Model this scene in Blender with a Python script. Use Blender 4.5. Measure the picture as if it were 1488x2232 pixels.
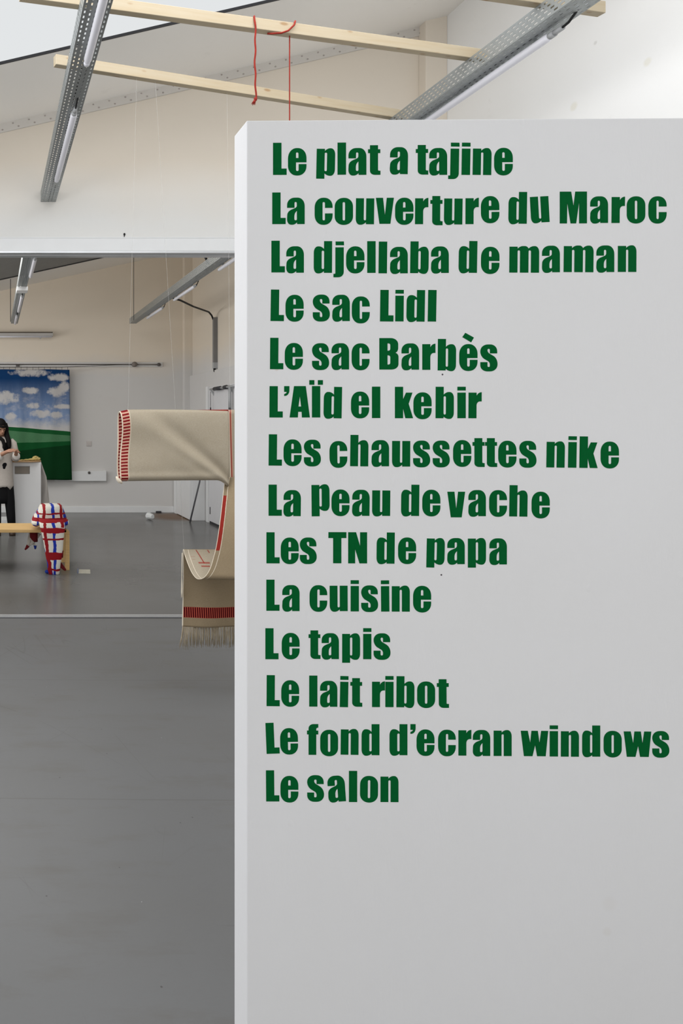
import bpy, bmesh, math, random
from mathutils import Vector, Matrix
random.seed(7)
S = bpy.context.scene
for o in list(bpy.data.objects): bpy.data.objects.remove(o)
COL = S.collection

# ------------------------------------------------------------------ camera
cam_d = bpy.data.cameras.new('camera'); cam = bpy.data.objects.new('camera', cam_d); COL.objects.link(cam)
cam.location = (0, 0, 1.55); cam.rotation_euler = (math.radians(90), 0, 0)
cam_d.sensor_fit = 'HORIZONTAL'; cam_d.sensor_width = 36.0
cam_d.lens = 36.0 * 1490 / 1488
cam_d.shift_x = 0.5101; cam_d.shift_y = -0.1317
cam_d.clip_start = 0.05; cam_d.clip_end = 200
S.camera = cam
# ------------------------------------------------------------------ world, daylight, exposure
W = bpy.data.worlds.new('world'); S.world = W; W.use_nodes = True
bgn = W.node_tree.nodes['Background']
bgn.inputs[0].default_value = (0.96, 0.985, 1.0, 1); bgn.inputs[1].default_value = 0.80
S.view_settings.view_transform = 'Standard'; S.view_settings.look = 'None'
S.view_settings.exposure = 0.0; S.view_settings.gamma = 1.0; S.view_settings.use_curve_mapping = False

def area(name, loc, rot, sx, sy, energy, col=(1, 1, 1)):
    d = bpy.data.lights.new(name, 'AREA'); d.shape = 'RECTANGLE'; d.size = sx; d.size_y = sy
    d.energy = energy; d.color = col
    o = bpy.data.objects.new(name, d); COL.objects.link(o); o.location = loc
    o.rotation_euler = [math.radians(a) for a in rot]
    return o
# daylight through the roof glazing behind the viewpoint, through the side windows; the rear room gets added fill lamps
area('roof_daylight', (.35, 2.45, 3.87), (0, -14, 0), 4.6, 1.6, 94, (0.98, 0.985, 1.0))
area('side_window_daylight', (-4.95, 2.7, 1.25), (0, -96, 0), 2.2, 4.8, 92, (0.98, 0.985, 1.0))
area('entrance_daylight', (0.9, -3.6, 1.35), (114, 0, 0), 6.5, 2.4, 122, (1.0, 0.985, 0.97))
area('rear_room_fill', (-1.0, 7.9, 3.40), (0, -12, 0), 4.4, 2.6, 112, (1.0, 0.985, 0.96))  # added lamp hidden above the lintel, under a closed roof
area('rear_side_fill', (-4.9, 8.6, 2.3), (0, -102, 0), 2.0, 4.5, 170, (1.0, 0.985, 0.97))  # added lamp out of view, in front of a solid wall

# ------------------------------------------------------------------ helpers
class MB:
    def __init__(s): s.v = []; s.f = []; s.mi = []; s.uv = None
    def quad(s, a, b, c, d, m=0):
        i = len(s.v); s.v += [a, b, c, d]; s.f.append((i, i+1, i+2, i+3)); s.mi.append(m)
    def box(s, x0, x1, y0, y1, z0, z1, m=0, M=None):
        P = [Vector(p) for p in ((x0,y0,z0),(x1,y0,z0),(x1,y1,z0),(x0,y1,z0),(x0,y0,z1),(x1,y0,z1),(x1,y1,z1),(x0,y1,z1))]
        if M is not None: P = [M @ p for p in P]
        i = len(s.v); s.v += [tuple(p) for p in P]
        for q in ((0,3,2,1),(4,5,6,7),(0,1,5,4),(1,2,6,5),(2,3,7,6),(3,0,4,7)):
            s.f.append(tuple(i+k for k in q)); s.mi.append(m)
    def loft(s, rings, m=0, caps=True):
        n = len(rings[0]); i0 = len(s.v)
        for r in rings: s.v += [tuple(p) for p in r]
        for k in range(len(rings)-1):
            for j in range(n):
                a = i0+k*n+j; b = i0+k*n+(j+1) % n
                s.f.append((a, b, b+n, a+n)); s.mi.append(m)
        if caps:
            s.f.append(tuple(i0+j for j in reversed(range(n)))); s.mi.append(m)
            l = i0+(len(rings)-1)*n
            s.f.append(tuple(l+j for j in range(n))); s.mi.append(m)
    def tube(s, path, r, n=8, m=0, caps=True):
        path = [Vector(p) for p in path]; rings = []
        rr = r if isinstance(r, (list, tuple)) else [r]*len(path)
        up = None
        for k, p in enumerate(path):
            d = (path[min(k+1, len(path)-1)] - path[max(k-1, 0)]).normalized()
            if up is None: up = Vector((0,0,1)) if abs(d.z) < .9 else Vector((1,0,0))
            a = d.cross(up)
            if a.length < 1e-4: a = d.orthogonal()
            a.normalize(); b = a.cross(d).normalized(); up = b
            rings.append([p + (a*math.cos(t)+b*math.sin(t))*rr[k] for t in [2*math.pi*j/n for j in range(n)]])
        s.loft(rings, m, caps)
    def ell(s, c, r, nu=14, nv=9, m=0, M=None):
        rings = []
        for k in range(nv+1):
            ph = -math.pi/2 + math.pi*(k+.5)/(nv+1)
            rings.append([Vector((r[0]*math.cos(ph)*math.cos(t), r[1]*math.cos(ph)*math.sin(t), r[2]*math.sin(ph))) for t in [2*math.pi*j/nu for j in range(nu)]])
        c = Vector(c)
        rings = [[(M @ p if M is not None else p) + c for p in ring] for ring in rings]
        s.loft(rings, m, True)
    def obj(s, name, mats, parent=None, smooth=False, bevel=0, solid=0, soloff=0):
        me = bpy.data.meshes.new(name); me.from_pydata([tuple(p) for p in s.v], [], s.f); me.update()
        mats = mats if isinstance(mats, (list, tuple)) else [mats]
        for x in mats: me.materials.append(x)
        for p, k in zip(me.polygons, s.mi): p.material_index = k; p.use_smooth = smooth
        if s.uv:
            l = me.uv_layers.new(name='UVMap')
            for p in me.polygons:
                for li in p.loop_indices: l.data[li].uv = s.uv[me.loops[li].vertex_index]
        bm = bmesh.new(); bm.from_mesh(me); bmesh.ops.recalc_face_normals(bm, faces=bm.faces) if not s.uv else None; bm.to_mesh(me); bm.free()
        o = bpy.data.objects.new(name, me); COL.objects.link(o)
        if parent: o.parent = parent
        if bevel:
            b = o.modifiers.new('bevel', 'BEVEL'); b.width = bevel; b.segments = 2; b.limit_method = 'ANGLE'
        if solid:
            b = o.modifiers.new('solid', 'SOLIDIFY'); b.thickness = solid; b.offset = soloff
        return o
def surf(name, fn, nu, nv, mat, parent=None, solid=.002, closed=False, off=0, two=False):
    """grid surface: fn(u, v) -> (point, uv)"""
    g = MB(); g.uv = []
    for i in range(nu+1):
        for j in range(nv+1):
            p, uv = fn(i/nu, j/nv); g.v.append(p); g.uv.append(uv)
    for i in range(nu):
        for j in range(nv):
            a = i*(nv+1)+j; g.f.append((a, a+1, a+nv+2, a+nv+1)); g.mi.append(0)
    o = g.obj(name, mat, parent, True, solid=solid, soloff=off)
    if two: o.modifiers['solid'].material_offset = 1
    return o
def thing(name, label, cat, loc=(0,0,0), rz=0, group=None):
    o = bpy.data.objects.new(name, None); COL.objects.link(o); o.empty_display_size = .1
    o.location = loc; o.rotation_euler = (0, 0, rz); o['label'] = label; o['category'] = cat; o['kind'] = 'thing'
    if group: o['group'] = group
    return o
def tag(o, label, cat, group=None, kind='thing'):
    o['label'] = label; o['category'] = cat; o['kind'] = kind
    if group: o['group'] = group
    return o
def struct(o, label=None):
    o['kind'] = 'structure'
    if label: o['label'] = label
    return o

# ------------------------------------------------------------------ materials
class NT:
    def __init__(s, name):
        s.mat = bpy.data.materials.new(name); s.mat.use_nodes = True; s.t = s.mat.node_tree
        s.b = s.t.nodes['Principled BSDF']
    def n(s, typ, **kw):
        x = s.t.nodes.new(typ)
        for k, v in kw.items(): setattr(x, k, v)
        return x
    def set(s, sock, v):
        if hasattr(v, 'is_output') or isinstance(v, bpy.types.NodeSocket): s.t.links.new(v, sock)
        else: sock.default_value = v
    def m(s, op, a, b=0.0, c=0.0, clamp=False):
        x = s.n('ShaderNodeMath', operation=op, use_clamp=clamp)
        s.set(x.inputs[0], a); s.set(x.inputs[1], b)
        if op in ('MULTIPLY_ADD', 'WRAP', 'COMPARE', 'SMOOTH_MIN'): s.set(x.inputs[2], c)
        return x.outputs[0]
    def mul(s, *a):
        r = a[0]
        for q in a[1:]: r = s.m('MULTIPLY', r, q)
        return r
    def mx(s, *a):
        r = a[0]
        for q in a[1:]: r = s.m('MAXIMUM', r, q)
        return r
    def between(s, v, a, b):
        return s.m('MULTIPLY', s.m('GREATER_THAN', v, a), s.m('LESS_THAN', v, b))
    def mix(s, f, a, b):
        x = s.n('ShaderNodeMix', data_type='RGBA')
        s.set(x.inputs[0], f); s.set(x.inputs[6], a); s.set(x.inputs[7], b)
        return x.outputs[2]
    def coord(s, kind='Object'):
        return s.n('ShaderNodeTexCoord').outputs[kind]
    def xyz(s, v):
        x = s.n('ShaderNodeSeparateXYZ'); s.t.links.new(v, x.inputs[0]); return x.outputs
    def noise(s, vec, scale, detail=3, rough=.5, stretch=None, rot=0):
        if stretch:
            mp = s.n('ShaderNodeMapping'); mp.inputs['Scale'].default_value = stretch
            if rot:
                m0 = s.n('ShaderNodeMapping'); m0.inputs['Rotation'].default_value = (0, 0, rot); s.t.links.new(vec, m0.inputs[0]); vec = m0.outputs[0]
            s.t.links.new(vec, mp.inputs[0]); vec = mp.outputs[0]
        x = s.n('ShaderNodeTexNoise'); s.t.links.new(vec, x.inputs['Vector'])
        x.inputs['Scale'].default_value = scale; x.inputs['Detail'].default_value = detail; x.inputs['Roughness'].default_value = rough
        return x.outputs[0]
    def ramp(s, f, lo, hi):
        x = s.n('ShaderNodeMapRange'); x.clamp = True
        s.set(x.inputs[0], f); x.inputs[1].default_value = lo; x.inputs[2].default_value = hi
        x.inputs[3].default_value = 0; x.inputs[4].default_value = 1
        return x.outputs[0]
    def spot(s, vec, c, r, soft=.5):
        d = s.n('ShaderNodeVectorMath', operation='DISTANCE'); s.t.links.new(vec, d.inputs[0]); d.inputs[1].default_value = c
        return s.m('SUBTRACT', 1.0, s.ramp(d.outputs['Value'], r*soft, r))
    def bump(s, h, strength=.2, dist=.002):
        x = s.n('ShaderNodeBump'); x.inputs['Strength'].default_value = strength; x.inputs['Distance'].default_value = dist
        s.t.links.new(h, x.inputs['Height']); s.t.links.new(x.outputs[0], s.b.inputs['Normal'])
    def done(s, col, rough=.6, spec=.3, metal=0):
        s.set(s.b.inputs['Base Color'], col); s.set(s.b.inputs['Roughness'], rough)
        s.b.inputs['Specular IOR Level'].default_value = spec; s.b.inputs['Metallic'].default_value = metal
        return s.mat
def srgb(r, g, b):
    f = lambda c: (c/255/12.92 if c <= 10 else ((c/255+.055)/1.055)**2.4)
    return (f(r), f(g), f(b), 1)
def plain(name, col, rough=.6, spec=.3, metal=0, var=.06, scale=8, bump=0):
    t = NT(name); v = t.coord()
    n = t.noise(v, scale, 4)
    c2 = tuple(max(0, x*(1-2*var)) for x in col[:3]) + (1,)
    c1 = tuple(min(1, x*(1+var)) for x in col[:3]) + (1,)
    c = t.mix(n, c1, c2)
    if bump: t.bump(t.noise(v, scale*12, 3), bump, .002)
    return t.done(c, rough, spec, metal)

def wallmat(name, col, warm, spots=(), split=None):
    t = NT(name); v = t.coord()
    n = t.ramp(t.noise(v, .7, 4, .55), .35, .7)
    c = t.mix(n, col, warm)
    if split:                                   # upper part blends to a yellower tone; older coat in the rear bay
        z0, z1, up = split
        c = t.mix(t.ramp(t.m('ADD', t.xyz(v)[2], t.m('MULTIPLY_ADD', t.noise(v, 1.1, 3), .5, -.25)), z0, z1), c, up)
    sc = t.ramp(t.noise(v, 5, 6, .7), .62, .78)
    c = t.mix(t.m('MULTIPLY', sc, .12), c, (.45, .42, .36, 1))
    for p, r, k, cc in spots: c = t.mix(t.m('MULTIPLY', t.spot(v, p, r), k), c, cc)
    t.bump(t.noise(v, 60, 3), .15, .002)
    return t.done(c, .85, .2)
M_upper = wallmat('painted_gable_wall', (.77, .768, .75, 1), (.755, .75, .73, 1), (), (3.1, 3.6, (.77, .70, .605, 1)))
M_right = wallmat('painted_side_wall', (.89, .89, .88, 1), (.87, .865, .85, 1),
    [((3.54, 4.17, 3.475), .032, .22, (.62, .55, .30, 1)), ((3.54, 3.70, 3.50), .028, .2, (.62, .55, .30, 1)), ((3.54, 4.02, 3.78), .014, .3, (.4, .38, .34, 1))])
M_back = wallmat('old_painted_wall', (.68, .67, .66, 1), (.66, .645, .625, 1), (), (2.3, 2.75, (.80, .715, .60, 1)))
M_white = plain('white_trim_paint', (.80, .81, .815, 1), .55, .35, var=.02)
M_ceil = wallmat('pale_ceiling_board', (.94, .915, .875, 1), (.92, .89, .84, 1))
M_band = plain('pale_metal_strip', (.66, .63, .59, 1), .6, .3, var=.03)
M_rivet = plain('dull_rivet', (.42, .38, .35, 1), .6, .3)
M_grey_ceil = plain('grey_roof_sheet', (.30, .30, .29, 1), .7, .2)
M_dark = plain('dark_metal', (.035, .035, .04, 1), .5, .4)
M_black = plain('black_rubber', (.012, .012, .013, 1), .6, .3)
M_alu = plain('brushed_aluminium', (.62, .63, .65, 1), .35, .5, .7)
def galv(name, c0, c1):
    t = NT(name); v = t.coord()
    n = t.noise(v, 30, 4, .6)
    c = t.mix(n, c0, c1)
    return t.done(c, t.m('MULTIPLY_ADD', n, .2, .38), .5, .75)
M_galv = galv('galvanised_steel', (.43, .45, .45, 1), (.28, .30, .30, 1))
M_tube = plain('milky_lamp_tube', (.80, .80, .86, 1), .35, .4, var=.01)
M_cap = plain('grey_plastic', (.42, .43, .44, 1), .5, .35)
def woodmat(name, a, b, knots=True, axis=(1, 14, 14)):
    t = NT(name); v = t.coord()
    n = t.noise(v, 3.5, 6, .6, axis)
    c = t.mix(t.ramp(n, .3, .7), a, b)
    if knots:
        vo = t.n('ShaderNodeTexVoronoi'); mp = t.n('ShaderNodeMapping'); mp.inputs['Scale'].default_value = (5, 14, 14)
        t.t.links.new(v, mp.inputs[0]); t.t.links.new(mp.outputs[0], vo.inputs['Vector']); vo.inputs['Scale'].default_value = 1.6
        k = t.m('SUBTRACT', 1.0, t.ramp(vo.outputs['Distance'], .11, .22))
        c = t.mix(t.m('MULTIPLY', k, .75), c, (.30, .17, .07, 1))
    return t.done(c, .6, .25)
M_pine = woodmat('pine_batten', (.475, .41, .30, 1), (.44, .355, .235, 1))
M_birch = woodmat('birch_bench', (.62, .42, .19, 1), (.52, .33, .13, 1), False)
M_boardw = woodmat('serving_board_wood', (.50, .33, .18, 1), (.42, .26, .13, 1), False)
M_red = plain('red_yarn', (.30, .035, .025, 1), .9, .1, var=.2, scale=60)
def panelmat():
    t = NT('white_painted_panel'); v = t.coord()
    n = t.ramp(t.noise(v, 2.2, 4, .5), .3, .75)
    c = t.mix(n, (.715, .715, .729, 1), (.698, .696, .704, 1))
    for p, r in (((.425, 0, 1.654), .0022), ((.4225, 0, 1.216), .0022)): c = t.mix(t.spot(v, p, r, .7), c, (.03, .02, .03, 1))
    for p, r, k in (((.065, 0, 1.667), .006, .4), ((.78, 0, .44), .012, .10), ((.785, 0, .50), .02, .06)):
        c = t.mix(t.m('MULTIPLY', t.spot(v, p, r), k), c, (.50, .42, .30, 1))
    h = t.m('ADD', t.m('MULTIPLY', t.noise(v, 42, 4, .6, (1, 1, .35)), 1.0), t.m('MULTIPLY', t.noise(v, 9, 3, .5, (1, 1, .4)), .9))
    lump = t.ramp(t.noise(v, 26, 2, .5, (1, 1, .5)), .70, .80)
    h = t.m('ADD', h, lump)
    t.bump(h, .20, .004)
    return t.done(c, .62, .3)
M_panel = panelmat()
M_green = plain('green_vinyl', (.0006, .098, .022, 1), .8, .05, var=.06, scale=6)
def floormat():
    t = NT('grey_painted_concrete'); v = t.coord(); X, Y, Z = t.xyz(v)
    big = t.ramp(t.noise(v, .8, 5, .55, (1, 1.6, 1)), .3, .72)
    c = t.mix(big, (.130, .133, .136, 1), (.119, .119, .1175, 1))
    mott = t.ramp(t.noise(v, 3.0, 6, .65, (.7, 2.2, 1)), .52, .78)
    c = t.mix(t.m('MULTIPLY', mott, .62), c, (.092, .084, .070, 1))
    # rear bay: older, browner coat
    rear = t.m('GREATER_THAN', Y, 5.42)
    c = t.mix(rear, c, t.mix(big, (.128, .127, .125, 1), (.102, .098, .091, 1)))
    brown_refl = t.mul(t.spot(v, (3.0, 11.2, 0), .58, .45), rear)  # brown reflection painted into the floor colour as a soft patch
    c = t.mix(t.m('MULTIPLY', brown_refl, .85), c, (.19, .085, .022, 1))
    # joints
    wob = t.m('MULTIPLY_ADD', t.noise(v, 1.5, 2), .02, -.01)
    yy = t.m('ADD', Y, t.m('MULTIPLY_ADD', X, .012, wob))
    for y0 in (4.115, 2.815):
        ln = t.m('LESS_THAN', t.m('ABSOLUTE', t.m('SUBTRACT', yy, y0)), .0028)
        c = t.mix(t.m('MULTIPLY', ln, .45), c, (.06, .055, .05, 1))
    # scratches: thin contour lines of stretched noises
    for sc, st_, w, k, ro in ((1.3, (1, .12, 1), .0013, .30, .35), (1.6, (1, .10, 1), .0014, .34, -.5), (1.5, (.10, 1, 1), .0012, .25, .08), (2.4, (1, .08, 1), .0016, .26, -.15), (2.0, (1, .6, 1), .0014, .16, 0.9)):
        q = t.noise(v, sc, 1, .4, st_, ro)
        ln = t.m('LESS_THAN', t.m('ABSOLUTE', t.m('SUBTRACT', q, .5)), w)
        ga = t.ramp(t.noise(v, 1.7, 2), .52, .6)
        c = t.mix(t.mul(ln, ga, k), c, (.07, .068, .062, 1))
    vo = t.n('ShaderNodeTexVoronoi', voronoi_dimensions='2D'); t.t.links.new(v, vo.inputs['Vector']); vo.inputs['Scale'].default_value = 3.4
    sp = t.m('LESS_THAN', t.m('ADD', vo.outputs['Distance'], t.m('MULTIPLY', t.noise(v, 90, 2), .012)), .0165)
    pick = t.m('GREATER_THAN', t.xyz(vo.outputs['Color'])[0], .45)
    c = t.mix(t.mul(sp, pick, .8), c, (.03, .028, .026, 1))
    v2 = t.n('ShaderNodeTexVoronoi', voronoi_dimensions='2D'); t.t.links.new(v, v2.inputs['Vector']); v2.inputs['Scale'].default_value = 1.9
    c = t.mix(t.m('MULTIPLY', t.m('LESS_THAN', v2.outputs['Distance'], .0030), t.m('GREATER_THAN', t.xyz(v2.outputs['Color'])[0], .5)), c, (.45, .45, .44, 1))
    c = t.mix(t.m('MULTIPLY', t.noise(v, 70, 4, .7, (.6, 1.4, 1)), .22), c, (.085, .083, .080, 1))
    c = t.mix(.05, c, (.30, .30, .30, 1))
    r = t.m('MULTIPLY_ADD', t.noise(v, 1.2, 2), .12, .33)
    r = t.m('SUBTRACT', r, t.m('MULTIPLY', rear, .16))
    r = t.m('ADD', r, t.m('MULTIPLY', brown_refl, .25))
    return t.done(c, r, .32)
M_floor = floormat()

# ------------------------------------------------------------------ the rooms
D1, D2 = 5.42, 11.72
def zc(x): return 3.91 + .2317*(x-.055)          # front roof slope
def zb(x): return 3.80 + .2176*(x-.12)           # rear roof slope
XR, XB, XL = 3.54, 3.38, -5.2
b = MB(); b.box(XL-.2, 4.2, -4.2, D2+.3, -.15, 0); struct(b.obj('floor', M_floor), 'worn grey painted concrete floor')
# partition between the two bays, with the wide opening
b = MB(); T = .16; OX0, OX1, OZ = -3.2, 2.75, 2.905
def slab(b, x0, x1, z0, ztop0, ztop1, y0, y1):
    P = [(x0,y0,z0),(x1,y0,z0),(x1,y1,z0),(x0,y1,z0),(x0,y0,ztop0),(x1,y0,ztop1),(x1,y1,ztop1),(x0,y1,ztop0)]
    i = len(b.v); b.v += P
    for q in ((0,3,2,1),(4,5,6,7),(0,1,5,4),(1,2,6,5),(2,3,7,6),(3,0,4,7)): b.f.append(tuple(i+k for k in q)); b.mi.append(0)
slab(b, XL, OX0, 0, zc(XL)+.05, zc(OX0)+.05, D1, D1+T)
slab(b, OX1, XR, 0, zc(OX1)+.05, zc(XR)+.05, D1, D1+T)
slab(b, OX0, OX1, OZ, zc(OX0)+.05, zc(OX1)+.05, D1, D1+T)
struct(b.obj('wall_partition', M_upper), 'cream painted gable wall above the wide opening')
b = MB(); b.box(OX0-.1, OX1+.1, D1-.014, D1, OZ, 3.005); b.box(OX0-.1, OX1+.1, D1-.018, D1, 3.005, 3.013)
struct(b.obj('trim_1', M_white), 'white lintel board over the opening')
b = MB(); b.box(OX0, OX1, D1-.012, D1+.03, OZ-.016, OZ, 0); b.box(OX0, OX1, D1+.07, D1+.13, OZ-.02, OZ, 0)
struct(b.obj('trim_2', M_alu), 'grey sliding door rail under the lintel')
b = MB(); b.box(OX0, OX1, D1+.0, D1+.022, 0, .006, 0); b.box(OX0, OX1, D1+.034, D1+.07, 0, .006, 0); b.box(OX0, OX1, D1-.018, D1, 0, .002, 1); b.box(OX0, OX1, D1+.022, D1+.034, 0, .002, 1)
struct(b.obj('trim_3', [M_alu, M_dark]), 'metal threshold rail across the floor')
# side walls
b = MB(); slab(b, XR, XR+.2, 0, zc(XR)+.05, zc(XR)+.05, -4.0, D1+T); struct(b.obj('wall_right', M_right), 'bright white side wall of the near bay')
b = MB(); b.box(XB, XR+.2, D1+T, D2+.2, 0, 4.9); struct(b.obj('wall_right_rear', M_back), 'side wall of the rear bay')
b = MB(); b.box(XL-.2, XL, -4.0, D2+.2, 0, 4.0); struct(b.obj('wall_left', M_right))
b = MB(); slab(b, XL, XB, 0, zb(XL)+.05, zb(XB)+.05, D2, D2+.2); struct(b.obj('wall_back', M_back), 'far wall of the rear bay')
b = MB(); slab(b, XL-.2, XR+.2, 0, zc(XL), zc(XR)+.05, -4.2, -4.0); struct(b.obj('wall_entrance', M_right), 'entrance wall')
M_lining = plain('grey_white_lining', (.66, .65, .64, 1), .6, .3, var=.02)
# corner columns
b = MB(); slab(b, 3.372, XR, 0, zc(3.372)+.05, zc(XR)+.05, 5.33, D1); struct(b.obj('trim_4', M_upper, bevel=.004), 'corner column of the near bay')
b = MB(); b.box(3.245, XB, 11.6, D2, 0, 4.6); struct(b.obj('trim_5', M_back, bevel=.004), 'corner column of the rear bay')
b = MB(); b.box(3.335, XB, D1+T, 11.6, 0, 2.335); struct(b.obj('trim_6', M_lining, bevel=.003), 'white lining on the lower side wall')
# ceilings
YS = 4.508
b = MB()
def cei(b, x0, x1, y0, y1, z, t=.05, m=0):
    P = [(x0,y0,z(x0)),(x1,y0,z(x1)),(x1,y1,z(x1)),(x0,y1,z(x0))]
    P += [(x, y, q+t) for x, y, q in P]
    i = len(b.v); b.v += P
    for q in ((0,3,2,1),(4,5,6,7),(0,1,5,4),(1,2,6,5),(2,3,7,6),(3,0,4,7)): b.f.append(tuple(i+k for k in q)); b.mi.append(m)
cei(b, XL, XR, YS, D1, zc, .012); cei(b, 2.75, XR, -4.0, YS, zc, .012)
struct(b.obj('ceiling', M_ceil), 'pale sloping ceiling')
b = MB(); cei(b, XL, 2.75, YS-.012, YS, lambda x: zc(x)-.003, .016); struct(b.obj('trim_7', M_dark), 'dark edge strip of the roof light')
b = MB(); cei(b, XL, XB, D1+T, 10.78, zb); struct(b.obj('ceiling_rear', M_grey_ceil), 'grey roof sheets of the rear bay')
b = MB(); cei(b, XL, XB, 10.78, D2, lambda x: zb(x)-.004); struct(b.obj('ceiling_rear_strip', M_ceil), 'pale ceiling strip along the far wall')
b = MB(); cei(b, XL, XB, 10.755, 10.785, lambda x: zb(x)-.012, .01); struct(b.obj('trim_8', M_dark))
# riveted strip where wall and roof meet
b = MB()
cei(b, XL, XR, D1-.012, D1, lambda x: zc(x)-.072, .072, 0)
for k in range(56):
    x = -3.4 + k*.127
    for dx, dz in ((0, -.018), (.045, -.052)):
        z = zc(x+dx) + dz; b.ell((x+dx, D1-.013, z), (.008, .005, .006), 8, 4, 1)
struct(b.obj('trim_9', [M_band, M_rivet], smooth=False), 'riveted metal strip under the roof slope')
# baseboards
b = MB(); b.box(XL, 3.09, D2-.022, D2, 0, .105); struct(b.obj('baseboard_back', M_white, bevel=.004))
b = MB(); b.box(OX1, 3.37, D1-.015, D1, 0, .1); struct(b.obj('baseboard_partition', M_white, bevel=.003))

# ------------------------------------------------------------------ partition panel with the lettering
ANG = -math.atan(.0141)
pan = thing('partition_panel', 'big white freestanding partition panel covered with lines of green lettering', 'partition panel', (553/1490*1.5, 1.5, 0), ANG)
b = MB(); b.box(0, 1.62, 0, .082, 0, 2.212)
o = b.obj('board', M_panel, pan, bevel=.0022)
K = .58
def rpoly(pts):
    out = []; n = len(pts)
    for i in range(n):
        p = pts[i]; P = Vector(p[:2])
        if len(p) == 2: out.append(P); continue
        ra = p[2]; rb = p[3] if len(p) > 3 else p[2]
        A = Vector(pts[i-1][:2]); B = Vector(pts[(i+1) % n][:2])
        a = P + (A-P).normalized()*min(ra, (A-P).length); c = P + (B-P).normalized()*min(rb, (B-P).length)
        a1 = a + (P-a)*K; c1 = c + (P-c)*K
        for k in range(9):
            t = k/8; u = 1-t
            out.append(a*u**3 + a1*3*u*u*t + c1*3*u*t*t + c*t**3)
    return out
E_ = [[(57,39),(57,83.5,31,27),(0,83.5,27,33),(0,-2,31,27),(57,-2,27,29),(57,33.5),(33,33.5),(33,12,4.2),(24.5,12,4.2),(24.5,39)],
      [(24.5,52.5),(24.5,70,4),(32.5,70,4),(32.5,52.5)]]
def P_(d): return [[(0,d),(0,81.5),(25,81.5),(25,75),(34,83.5,8,7),(57,83.5,13,20),(57,-2,20,13),(34,-2,7,8),(25,5.5),(25,d)],
                   [(24.7,12,3.8),(24.7,70,3.8),(32.4,70,3.8),(32.4,12,3.8)]]
D_ = [[(57,0),(57,100),(32,100),(32,75),(23,83.5,8,7),(0,83.5,13,20),(0,-2,20,13),(23,-2,7,8),(32,5.5),(32,0)],
      [(24.5,12,3.8),(24.5,70,3.8),(32.3,70,3.8),(32.3,12,3.8)]]
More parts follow.
